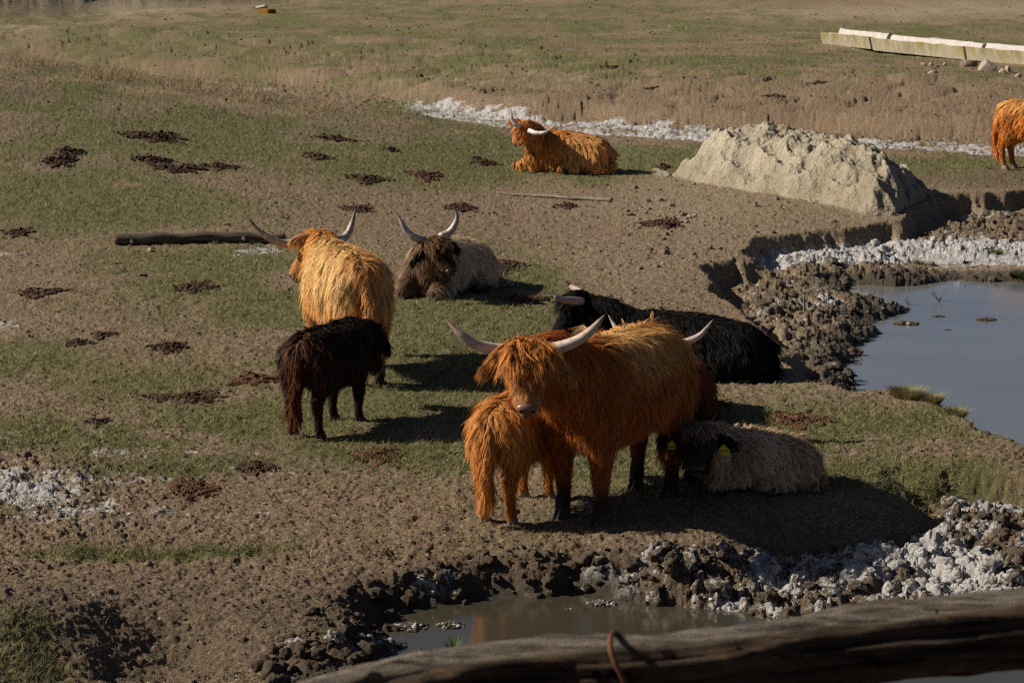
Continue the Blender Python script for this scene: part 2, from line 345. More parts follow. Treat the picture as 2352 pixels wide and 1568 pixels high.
def ground_mat():
    m, nt, bs = newmat('ground_soil'); b = NB(nt)
    A = b.attr('MA'); sa = b.sep(A[0]); grass, salt, wet, dry = sa[0], sa[1], sa[2], A[1]
    B = b.attr('MB'); sb = b.sep(B[0]); clay, dark, red = sb[0], sb[1], sb[2]
    fine = b.noise(38, 6, .75); mid = b.noise(7, 5, .65); vf = b.noise(150, 3, .7); big = b.noise(1.3, 4, .6)
    soil = b.mix(b.ramp(fine, .3, .7), (.078, .052, .033), (.355, .250, .155))
    soil = b.mix(b.m('MULTIPLY', b.ramp(mid, .45, .7), .5), soil, (.17, .125, .085))
    soil = b.mix(b.m('MULTIPLY', red, .5), soil, b.mix(b.ramp(fine, .3, .7), (.11, .06, .033), (.30, .20, .125)))
    soil = b.mix(b.m('MULTIPLY', dark, b.m('MULTIPLY_ADD', mid, .9, .25)), soil, (.050, .038, .028))
    soil = b.mix(b.m('MULTIPLY', clay, b.ramp(mid, .2, .6)), soil, b.mix(b.ramp(fine, .3, .7), (.25, .20, .125), (.46, .39, .27)))
    soil = b.mix(b.m('MULTIPLY', b.ramp(b.noise(30, 5, .8), .52, .62), b.m('MULTIPLY_ADD', dark, -.75, .85)), soil, (.43, .335, .225))
    dk = b.m('MULTIPLY', b.ramp(b.noise(42, 4, .7), .57, .66), .75)
    soil = b.mix(dk, soil, (.04, .03, .022))
    gcol = b.mix(b.ramp(b.noise(26, 5, .7), .35, .65), (.070, .076, .026), (.180, .172, .068))
    gcol = b.mix(b.ramp(mid, .4, .7), gcol, (.165, .145, .062))
    gf = b.ramp(b.m('ADD', grass, b.m('MULTIPLY_ADD', b.m('MULTIPLY_ADD', b.noise(24, 6, .8), .62, b.m('MULTIPLY', b.noise(3.3, 5, .7), .38)), 3.0, -1.5)), .22, .72)
    col = b.mix(gf, soil, gcol)
    dcol = b.mix(b.ramp(b.noise(30, 5, .7), .3, .7), (.17, .125, .07), (.37, .28, .165))
    df = b.ramp(b.m('ADD', dry, b.m('MULTIPLY_ADD', b.noise(12, 5, .75), 1.4, -.7)), .35, .75)
    col = b.mix(b.m('MULTIPLY', df, .85), col, dcol)
    scol = b.mix(b.ramp(b.noise(18, 4, .6), .3, .7), (.30, .285, .27), (.66, .64, .63))
    sf = b.ramp(b.m('ADD', salt, b.m('MULTIPLY_ADD', b.noise(6, 9, .8), 2.6, -1.3)), .42, .56)
    col = b.mix(sf, col, scol)
    col = b.mix(b.m('MULTIPLY', wet, .88), col, (.050, .040, .026))
    nt.links.new(col, bs.inputs['Base Color'])
    nt.links.new(b.m('MULTIPLY_ADD', wet, -.45, .95), bs.inputs['Roughness'])
    bs.inputs['Specular IOR Level'].default_value = .25
    h = b.m('ADD', b.m('MULTIPLY', fine, 1.0), b.m('MULTIPLY', vf, .35))
    b.bump(bs, h, .9, .035)
    return m
M_GROUND = ground_mat()
def water_mat(name, c):
    m, nt, bs = newmat(name); b = NB(nt)
    nt.links.new(b.mix(b.ramp(b.noise(.8, 3), .3, .7), c, tuple(v * .8 for v in c)), bs.inputs['Base Color'])
    bs.inputs['Roughness'].default_value = .02; bs.inputs['IOR'].default_value = 1.6; bs.inputs['Specular IOR Level'].default_value = .5
    mp = b.n('ShaderNodeMapping'); mp.inputs['Scale'].default_value = (1, 2.2, 1); nt.links.new(b.obj(), mp.inputs['Vector'])
    b.bump(bs, b.noise(9, 5, .6, mp.outputs[0]), .10, .012)
    return m
M_POND = water_mat('pond_water', (.17, .178, .185)); M_PUD = water_mat('puddle_water', (.058, .052, .036))

# ground sheet
def build_ground():
    ys = [0.5]; 
    # rows: one and a bit per picture line inside the view, stretching to the horizon
    inv = np.linspace(1 / 9.8, 1 / 128.0, 1180)
    rows = np.concatenate([np.linspace(-30, 9.6, 60), 1 / inv, np.geomspace(130, 2600, 50)])
    uc = np.linspace(-.232, .232, 1180)
    ue = .232 + np.geomspace(.004, 9, 60)
    u = np.concatenate([-ue[::-1], uc, ue])
    Y = np.repeat(rows[:, None], len(u), 1)
    X = u[None, :] * np.maximum(np.abs(Y), 9.8)
    x = X.ravel(); y = Y.ravel()
    z = Hfull(x, y); f = fields(x, y)
    nr, nc = X.shape
    i = np.arange(nr - 1)[:, None] * nc + np.arange(nc - 1)[None, :]; i = i.ravel()
    F = np.stack([i, i + 1, i + nc + 1, i + nc], 1)
    MA = np.stack([f['green'], f['salt'], f['wet'], f['dry']], 1); MB = np.stack([f['clay'], f['dark'], f['red'], f['mud']], 1)
    o = npmesh('ground', np.stack([x, y, z], 1), F, M_GROUND, attrs={'MA': MA, 'MB': MB})
    tag(o, 'grazed pasture of brown soil, short grass and salt crust', kind='structure')
build_ground()
def plane(name, x0, x1, y0, y1, z, mat, label):
    V = [(x0, y0, z), (x1, y0, z), (x1, y1, z), (x0, y1, z)]
    o = npmesh(name, V, np.array([[0, 1, 2, 3]]), mat); tag(o, label, kind='structure')
plane('pond_water', 2.0, 60, 15.6, 37, ZP, M_POND, 'still grey blue water of the right hand pond')
plane('puddle_water', -3.2, 30, 10.0, 15.0, ZQ, M_PUD, 'muddy puddle water behind the wooden rail')

# ------------------------------------------------------------------ scattered stuff
rng = np.random.default_rng(7)
ICO1 = bmesh.new(); bmesh.ops.create_icosphere(ICO1, subdivisions=1, radius=1)
IV1 = np.array([v.co[:] for v in ICO1.verts]); IF1 = np.array([[v.index for v in f.verts] for f in ICO1.faces])
ICO2 = bmesh.new(); bmesh.ops.create_icosphere(ICO2, subdivisions=2, radius=1); ICO2.verts.index_update()
IV2 = np.array([v.co[:] for v in ICO2.verts]); IF2 = np.array([[v.index for v in f.verts] for f in ICO2.faces])
def rnd_px(n, v0, v1):                    # random ground places, spread as the view sees them, and past its edges
    pu = rng.uniform(-250, 2600, n); pv = rng.uniform(v0, v1, n)
    b = 784 - pv; dy = CP * FPX + SP * b; dz = -SP * FPX + CP * b; t = -CAM_H / dz
    return (pu - 1176) * t, dy * t
def lumps(P, R, jit, base=IV1, faces=IF1, flat=.7, g=rng, col=None):
    n = len(P); k = len(base)
    a = g.uniform(0, 6.28, n); ca, sa = np.cos(a), np.sin(a)
    S = g.uniform(.65, 1.3, (n, 3)) * R[:, None]; S[:, 2] *= flat
    V = base[None] * (1 + g.uniform(-jit, jit, (n, k, 1)))
    V = V * S[:, None, :]
    V = np.stack([V[..., 0] * ca[:, None] - V[..., 1] * sa[:, None], V[..., 0] * sa[:, None] + V[..., 1] * ca[:, None], V[..., 2]], 2) + P[:, None, :]
    F = faces[None] + (np.arange(n) * k)[:, None, None]
    C = None if col is None else np.repeat(col[:, None, :], k, 1).reshape(-1, 3)
    return V.reshape(-1, 3), F.reshape(-1, 3), C
M_CRUMB = vcol_mat('soil_crumb', .95, .15, nscale=45, namp=.4, bump=(70, .8, .01))
def clod_mat():
    m, nt, bs = newmat('crusted_mud'); b = NB(nt); q = b.sep(b.attr('Col')[0])
    c = b.mix(b.ramp(b.noise(40, 6, .75), .3, .7), (.055, .042, .030), (.20, .155, .11)); c = b.mix(b.m('MULTIPLY', q[2], .55), c, (.05, .038, .028))
    c = b.mix(q[1], c, b.mix(b.ramp(b.noise(30, 5, .7), .3, .7), (.20, .165, .11), (.42, .37, .28)))
    sf = b.ramp(b.m('ADD', q[0], b.m('MULTIPLY_ADD', b.noise(14, 7, .8), 2.4, -1.2)), .45, .62)
    c = b.mix(sf, c, b.mix(b.ramp(b.noise(60, 5, .7), .3, .7), (.32, .30, .28), (.66, .64, .62)))
    nt.links.new(c, bs.inputs['Base Color']); bs.inputs['Roughness'].default_value = .95; bs.inputs['Specular IOR Level'].default_value = .15
    b.bump(bs, b.noise(55, 6, .75), 1.0, .02); return m
M_CLOD = clod_mat()
M_GRASS = vcol_mat('grass_blade', .7, .25, trans=.25)
def blades(P, h, wd, lean, col, g=rng):
    n = len(P); a = g.uniform(0, 6.28, n); W = np.stack([np.cos(a), np.sin(a), np.zeros(n)], 1) * (wd / 2)[:, None]
    la = g.uniform(0, 6.28, n); L = np.stack([np.cos(la) * lean * h, np.sin(la) * lean * h, h], 1)
    V = np.stack([P - W, P + W, P + L * .55 + W * .7, P + L * .55 - W * .7, P + L * [1.35, 1.35, .95]], 1)
    b = (np.arange(n) * 5)[:, None]
    Q = np.concatenate([b, b + 1, b + 2, b + 3], 1); T = np.concatenate([b + 3, b + 2, b + 4], 1)
    return V.reshape(-1, 3), [Q, T], np.repeat(col, 5, 0)
def scatter():
    # crumbs
    x, y = rnd_px(105000, -10, 1640); f = fields(x, y)
    p = np.clip(.75 - .75 * f['green'], .08, 1) * (f['wet'] < .3) * (.4 + .6 * fbm(x * 1.5, y * 1.5, 3, 200)) * (y > 10.6)
    clump = ss(.38, .62, fbm(x * 3.1, y * 2.3, 3, 201)); p = p * (.25 + .9 * clump)
    k = rng.random(len(x)) < p; x, y = x[k], y[k]; f = {a: b[k] for a, b in f.items()}
    R = (0.0035 + .0095 * rng.random(len(x)) ** 4) * (y / 14) ** .8
    z = Hfull(x, y); P = np.stack([x, y, z + R * .25], 1)
    c = np.array([.15, .112, .076]) * rng.uniform(.4, 1.8, (len(x), 1)); rr = rng.random((len(x), 1))
    c = np.where(rr < .12, np.array([.10, .045, .02]) * rng.uniform(.5, 1.5, (len(x), 1)), c)
    c = np.where(rr > .97, np.array([.42, .38, .30]), c)
    fa_ = (f['pv'] < 300)[:, None] * (f['green'] > .2)[:, None]; c = np.where(fa_, np.array([.05, .045, .02]) * rng.uniform(.5, 2, (len(x), 1)), c); cl = (f['clay'] * rng.random(len(x)))[:, None]; c = c * (1 - cl) + cl * np.array([.33, .27, .18])
    sl = ((f['salt'] > rng.random(len(x)) * 1.1 + .15) * 1.0)[:, None]; c = c * (1 - sl) + sl * np.array([.6, .58, .57])
    V, F, C = lumps(P, R, .28, col=c)
    tag(npmesh('soil_crumbs', V, F, M_CRUMB, col=C, smooth=False), 'crumbs of dry earth strewn over the pasture', kind='stuff')
    # clods in the mud zones
    x, y = rnd_px(16000, 600, 1640); f = fields(x, y)
    k = (f['mud'] > .45) & (f['sw'] < .12) & (f['sq'] < .12) & (y > 10.8); x, y = x[k], y[k]; f = {a: b[k] for a, b in f.items()}
    R = (0.005 + .020 * rng.random(len(x)) ** 2.5) * np.clip(y / 14, 1, 1.5)
    z = Hfull(x, y); P = np.stack([x, y, z + R * .05], 1)
    s = np.clip(f['salt'] * .9 + .06 * rng.standard_normal(len(x)), 0, 1)[:, None]
    c = np.concatenate([s, np.zeros((len(x), 1)), np.clip(f['dark'], 0, 1)[:, None]], 1)
    V, F, C = lumps(P, R, .32, IV1, IF1, .8, col=c)
    tag(npmesh('mud_clods', V, F, M_CLOD, col=C, smooth=False), 'trampled mud clods with white salt crust round the water', kind='stuff')
    # rougher big lumps, each with its own broken outline
    x, y = rnd_px(15000, 400, 1640); f = fields(x, y); zone = ((f['pu'] > 1430) & (f['pu'] < 2150) & (f['pv'] > 415) & (f['pv'] < 620)) * 1.6 * ss(.40, .6, fbm(x * 1.5, y * 1.5, 3, 206))
    k = ((f['mud'] > .45) | (rng.random(len(x)) < zone)) & (f['sw'] < .2) & (f['sq'] < .2) & (y > 10.8) & (rng.random(len(x)) < .55); x, y = x[k], y[k]; f = {a: b[k] for a, b in f.items()}
    R = (.022 + .060 * rng.random(len(x)) ** 2.2) * np.where(f['mud'] > .4, 1, .75); z = Hfull(x, y)
    bm3 = bmesh.new(); bmesh.ops.create_icosphere(bm3, subdivisions=3, radius=1); B3 = np.array([v.co[:] for v in bm3.verts]); F3 = np.array([[v.index for v in q.verts] for q in bm3.faces]); bm3.free(); VV, FF, CC, off = [], [], [], 0
    for q in range(14):
        sel = np.flatnonzero(np.arange(len(x)) % 14 == q); B = B3 * (1 + .75 * (fbm(B3[:, 0] * 1.6 + q * 9 + B3[:, 2], B3[:, 1] * 1.6 - B3[:, 2], 4, 700 + q, .7)[:, None] - .5)) * (1 - .30 * ss(.35, .6, fbm(B3[:, 0] * 3 + B3[:, 2] * 2, B3[:, 1] * 3 + q, 2, 720 + q))[:, None])
        cc = np.stack([np.clip(f['salt'][sel] * .88, 0, 1), np.clip(f['clay'][sel] * 1.5 * (f['mud'][sel] < .4), 0, 1), np.clip(f['dark'][sel], 0, 1)], 1)
        V, F, C = lumps(np.stack([x[sel], y[sel], z[sel] + R[sel] * .1], 1), R[sel], .05, B, F3, .8, col=cc); VV.append(V); FF.append(F + off); CC.append(C); off += len(V)
    tag(npmesh('rough_mud_clods', np.concatenate(VV), np.concatenate(FF), M_CLOD, col=np.concatenate(CC), smooth=True), 'larger broken clods of mud and clay along the banks', kind='stuff')
    # grass
    x, y = rnd_px(80000, -20, 1640); f = fields(x, y)
    p = f['green'] * ss(.30, .55, fbm(x * 4.5, y * 3, 3, 210) * .7 + f['green'] * .3) * (f['mud'] < .2) * (f['wet'] < .05)
    k = rng.random(len(x)) < p * 1.1 + .015 * (f['mud'] < .2) * (f['wet'] < .05); x, y = x[k], y[k]
    gl = f['green'][k]
    m = 6; sp = .022 * (y / 14) ** .7
    X = (x[:, None] + rng.normal(0, 1, (len(x), m)) * sp[:, None]).ravel(); Yy = (y[:, None] + rng.normal(0, 1, (len(x), m)) * sp[:, None] * 2).ravel()
    Z = Hfull(X, Yy); h = rng.uniform(.012, .042, len(X)) * np.clip((Yy / 14) ** .35, .8, 2.2); 
    pu, pv = PROJ(X, Yy, Z)
    band = np.exp(-((pv - 1268) / 22) ** 2) * (pu < 900); h = h * (1 + 1.0 * band)
    wd = rng.uniform(.003, .006, len(X)) * np.clip((Yy / 14) ** .9, .8, 5)
    u = rng.random((len(X), 1)); c = np.array([.085, .10, .030]) * (1 - u) + u * np.array([.25, .235, .10])
    u2 = rng.random((len(X), 1)); c = np.where(u2 > .70, np.array([.34, .28, .16]) * (.6 + .6 * u), c)
    V, Fq, C = blades(np.stack([X, Yy, Z - .002], 1), h, wd, rng.uniform(.2, 1.3, len(X)), c)
    tag(npmesh('grass', V, Fq, M_GRASS, col=C), 'short grazed green grass in patches over the pasture', kind='stuff')
    # dry grass
    x, y = rnd_px(120000, -20, 1640); x2, y2 = rnd_px(140000, 110, 340); x, y = np.concatenate([x, x2]), np.concatenate([y, y2]); f = fields(x, y)
    k = rng.random(len(x)) < (f['dry'] ** 2) * .9 * (f['mud'] < .2) + (.02 + .04 * (f['pv'] > 330)) * (f['mud'] < .2); x, y = x[k], y[k]; dr = f['dry'][k]
    z = Hfull(x, y); pu, pv = PROJ(x, y, z)
    tall = ss(.6, .9, dr) * (pv < 330) * (pu < 1150); h = rng.uniform(.02, .06, len(x)) * (1 + 5.0 * tall)
    wd = rng.uniform(.002, .004, len(x)) * np.clip((y / 14) ** .95, .8, 5)
    c = np.array([.40, .30, .17]) * rng.uniform(.5, 1.25, (len(x), 1))
    V, Fq, C = blades(np.stack([x, y, z - .002], 1), h, wd, rng.uniform(.3, 2.2, len(x)) * (1 - .6 * tall), c)
    tag(npmesh('dry_grass', V, Fq, M_GRASS, col=C), 'bleached dry grass and straw on the rise and along the banks', kind='stuff')
scatter()
def gz(x, y): return float(Hfull(np.array([float(x)]), np.array([float(y)]), False)[0])
def gfix(px, py, it=12):                  # where the picture point meets the real ground
    z = 0.0
    for _ in range(it):
        p = GP(px, py, z); z = z * .5 + gz(p[0], p[1]) * .5
    p = GP(px, py, z); return p
# ------------------------------------------------------------------ cattle
M_COAT = vcol_mat('coat_hair', .6, .12, trans=.03)
M_SKIN = vcol_mat('hide', .9, .1)
M_HORN = vcol_mat('horn', .42, .45, nscale=28, namp=.4, bump=(60, .5, .004))
M_HOOF = flat_mat('hoof_horn', (.045, .036, .030), .6, .3, 60, .5)
M_HOOFP = flat_mat('pale_hoof_horn', (.30, .24, .19), .6, .3, 60, .5)
M_EYE = flat_mat('eye_dark', (.008, .005, .004), .08, .6)
M_NOSEP = flat_mat('nose_pink', (.22, .11, .08), .40, .5, 50, .3, bump=(90, .4, .004))
M_NOSED = flat_mat('nose_dark', (.035, .027, .026), .35, .5, 50, .3, bump=(90, .4, .004))
M_NOSTRIL = flat_mat('nostril_dark', (.02, .010, .008), .6)
M_TAG = flat_mat('tag_yellow', (.72, .62, .02), .5, .4)
M_INK = flat_mat('tag_ink', (.03, .03, .02), .6)
def nrm(v):
    v = np.asarray(v, float); return v / (np.linalg.norm(v, axis=-1, keepdims=True) + 1e-12)
def balls(bm, pts):
    """chain of (pos, (rx,ry,rz)) spheres packed so that they overlap into one limb"""
    for (a, ra), (b, rb) in zip(pts[:-1], pts[1:]):
        a = np.array(a, float); b = np.array(b, float); ra = np.array(ra, float) * np.ones(3); rb = np.array(rb, float) * np.ones(3)
        n = max(3, int(np.linalg.norm(b - a) / (min(ra.min(), rb.min()) * .30)) + 1)
        for k in range(n + 1):
            t = k / n; p = a + (b - a) * t; r = ra + (rb - ra) * t
            bmesh.ops.create_icosphere(bm, subdivisions=2, radius=1, matrix=Matrix.Translation(p) @ Matrix.Diagonal((*r, 1)))
def remeshed(bm, vox, it):
    me = bpy.data.meshes.new('tmp'); bm.to_mesh(me); bm.free()
    o = bpy.data.objects.new('tmp', me); sc.collection.objects.link(o)
    r = o.modifiers.new('r', 'REMESH'); r.mode = 'VOXEL'; r.voxel_size = vox
    s = o.modifiers.new('s', 'SMOOTH'); s.factor = .5; s.iterations = it
    dg = bpy.context.evaluated_depsgraph_get(); ev = o.evaluated_get(dg)
    out = bpy.data.meshes.new_from_object(ev)
    bpy.data.objects.remove(o); bpy.data.meshes.remove(me)
    return out
def sample(me, n, g):
    me.calc_loop_triangles(); nt_ = len(me.loop_triangles)
    T = np.zeros(nt_ * 3, np.int32); me.loop_triangles.foreach_get('vertices', T); T = T.reshape(-1, 3)
    V = np.zeros(len(me.vertices) * 3); me.vertices.foreach_get('co', V); V = V.reshape(-1, 3)
    N = np.zeros(len(me.vertices) * 3); me.vertices.foreach_get('normal', N); N = N.reshape(-1, 3)
    a, b, c = V[T[:, 0]], V[T[:, 1]], V[T[:, 2]]
    ar = np.linalg.norm(np.cross(b - a, c - a), axis=1); k = g.choice(nt_, n, p=ar / ar.sum())
    u, v = g.random((2, n, 1)); m = u + v > 1; u = np.where(m, 1 - u, u); v = np.where(m, 1 - v, v)
    P = a[k] * (1 - u - v) + b[k] * u + c[k] * v
    Nn = N[T[k, 0]] * (1 - u - v) + N[T[k, 1]] * u + N[T[k, 2]] * v
    return P, nrm(Nn)
def hair(roots, norms, flow, L, W, col, bvh, g, per=12, K=5, clump=.55, curl=.015, grav=.5, lift=.2, floor=None, tipcol=1.3, zmin=None, cap=40):
    n = len(roots); M = max(8, n // per)
    ci = g.choice(n, M, replace=False); kd = KDTree(M)
    for j, i in enumerate(ci): kd.insert(roots[i], j)
    kd.balance()
    own = np.array([kd.find(r)[1] for r in roots])
    Cp = np.zeros((K + 1, M, 3)); Cn = np.zeros((K + 1, M, 3)); Cp[0] = roots[ci]; Cn[0] = norms[ci]
    lc = L[ci] * g.uniform(.75, 1.2, M)
    d = nrm(flow[ci] + norms[ci] * (lift * g.uniform(.4, 1.6, (M, 1)) * (1 - .4 * np.clip(norms[ci][:, 2:3], 0, 1))) + (.10 + .08 * np.clip(norms[ci][:, 2:3], 0, 1)) * g.standard_normal((M, 3)))
    G_ = np.array([0, 0, -1.0])
    for k in range(1, K + 1):
        gr = (grav if np.isscalar(grav) else grav[ci][:, None])
        d = nrm(d + G_ * gr * (k / K) + (.07 + .07 * np.clip(Cn[0][:, 2:3], 0, 1)) * g.standard_normal((M, 3)))
        p = Cp[k - 1] + d * (lc / K)[:, None]; nn = Cn[k - 1].copy()
        off = .006 + .022 * min(1, k / K * 1.5)
        if bvh is not None:
            for j in range(M):
                loc, no, ix, ds = bvh.find_nearest(p[j])
                if loc is None: continue
                sd_ = (p[j][0] - loc[0]) * no[0] + (p[j][1] - loc[1]) * no[1] + (p[j][2] - loc[2]) * no[2]
                o_ = off * min(1, lc[j] / .12)
                if sd_ < o_: p[j] += np.array(no) * (o_ - sd_)
                nn[j] = no
        if zmin is not None: p[:, 2] = np.maximum(p[:, 2], zmin)
        Cp[k] = p; Cn[k] = nn
    ls = g.uniform(.75, 1.12, n)
    ph = g.uniform(0, 6.28, M)[own] + g.normal(0, .25, n); fq = g.uniform(.5, 1.3, M)[own]; col = col * g.uniform(.72, 1.25, M)[own][:, None]
    sp = g.normal(0, 1, (n, 3)) * .006; clv = (clump * g.uniform(.3, 1.35, M)).clip(0, .95)[own]
    P = np.zeros((K + 1, n, 3)); Sd = np.zeros((K + 1, n, 3)); P[0] = roots
    for k in range(K + 1):
        t = k / K; tt = t * ls
        D = (Cp[min(k, K)] - Cp[0])[own] * ls[:, None]
        w_ = (clv * t ** .8)[:, None]
        Pk = (1 - w_) * (roots + D) + w_ * (Cp[0][own] + D + sp * (1.2 - t * .5))
        tan = nrm((Cp[min(k + 1, K)] - Cp[max(k - 1, 0)])[own]); nn = Cn[k][own]
        s = nrm(np.cross(tan, nn) + 1e-9)
        am = curl * (L / .15)[:, None] * t ** .9
        Pk = Pk + s * (np.sin(ph + t * 6.28 * fq) * 1.0)[:, None] * am + nn * (np.cos(ph + t * 6.28 * fq) * .5)[:, None] * am
        if zmin is not None: Pk[:, 2] = np.maximum(Pk[:, 2], zmin)
        P[k] = Pk; Sd[k] = s
    tw = g.normal(0, .4, (n, 1))
    V = np.zeros((n, K + 1, 2, 3)); C = np.zeros((n, K + 1, 2, 3))
    for k in range(K + 1):
        t = k / K; nn = Cn[k][own]; s = Sd[k] * np.cos(tw) + nn * np.sin(tw)
        w_ = W * (1.0 - .85 * t ** 1.5) * .5
        V[:, k, 0] = P[k] - s * w_[:, None]; V[:, k, 1] = P[k] + s * w_[:, None]
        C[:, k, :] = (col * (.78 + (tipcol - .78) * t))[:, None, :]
    b = (np.arange(n) * (2 * (K + 1)))[:, None]
    F = np.concatenate([np.stack([b[:, 0] + 2 * k, b[:, 0] + 2 * k + 1, b[:, 0] + 2 * k + 3, b[:, 0] + 2 * k + 2], 1) for k in range(K)])
    return V.reshape(-1, 3), F, np.clip(C.reshape(-1, 3), 0, .95)
def tube(pts, radii, seg=14, sub=5, cols=None):
    """smooth tapered tube through pts (Catmull-Rom)"""
    P = np.array(pts, float); R = np.array(radii, float); Cc = None if cols is None else np.array(cols, float)
    E = np.vstack([2 * P[0] - P[1], P, 2 * P[-1] - P[-2]]); out = []; ro = []; co = []
    for i in range(len(P) - 1):
        for k in range(sub):
            t = k / sub; a, b, c, d = E[i:i + 4]
            out.append(.5 * ((2 * b) + (c - a) * t + (2 * a - 5 * b + 4 * c - d) * t * t + (3 * b - a - 3 * c + d) * t ** 3))
            ro.append(R[i] * (1 - t) + R[i + 1] * t)
            if Cc is not None: co.append(Cc[i] * (1 - t) + Cc[i + 1] * t)
    out.append(P[-1]); ro.append(R[-1]); 
    if Cc is not None: co.append(Cc[-1])
    out = np.array(out); T = nrm(np.gradient(out, axis=0)); u = nrm(np.cross(T[0], [.13, .27, 1])); V = []; C = []
    for p, t, r, i in zip(out, T, ro, range(len(out))):
        u = nrm(u - t * (u @ t)); v = np.cross(t, u)
        for a in range(seg):
            th = 6.283 * a / seg; V.append(p + (u * math.cos(th) + v * math.sin(th)) * r)
            if Cc is not None: C.append(co[i])
    n = len(out); F = []
    for i in range(n - 1):
        for a in range(seg):
            b = (a + 1) % seg; F.append((i * seg + a, i * seg + b, (i + 1) * seg + b, (i + 1) * seg + a))
    V.append(out[0]); V.append(out[-1]); T3 = [(len(V) - 2, (a + 1) % seg, a) for a in range(seg)] + [(len(V) - 1, (n - 1) * seg + a, (n - 1) * seg + (a + 1) % seg) for a in range(seg)]
    if Cc is not None: C += [co[0], co[-1]]
    return np.array(V), [np.array(F), np.array(T3)], (np.array(C) if Cc is not None else None)
def merge(parts):
    V, Q, T, C, o = [], [], [], [], 0
    for v, f, c in parts:
        fs = f if isinstance(f, list) else [f]
        for q in fs: (Q if q.shape[1] == 4 else T).append(q + o)
        V.append(v); C.append(c); o += len(v)
    F = []
    if Q: F.append(np.concatenate(Q))
    if T: F.append(np.concatenate(T))
    return np.concatenate(V), F, (None if C[0] is None else np.concatenate(C))
def ellip(c, axes, r, sub=2):
    B, Fc = (IV2, IF2)
    A = np.array(axes); return B @ (A * np.array(r)[:, None]) + np.array(c), Fc, None

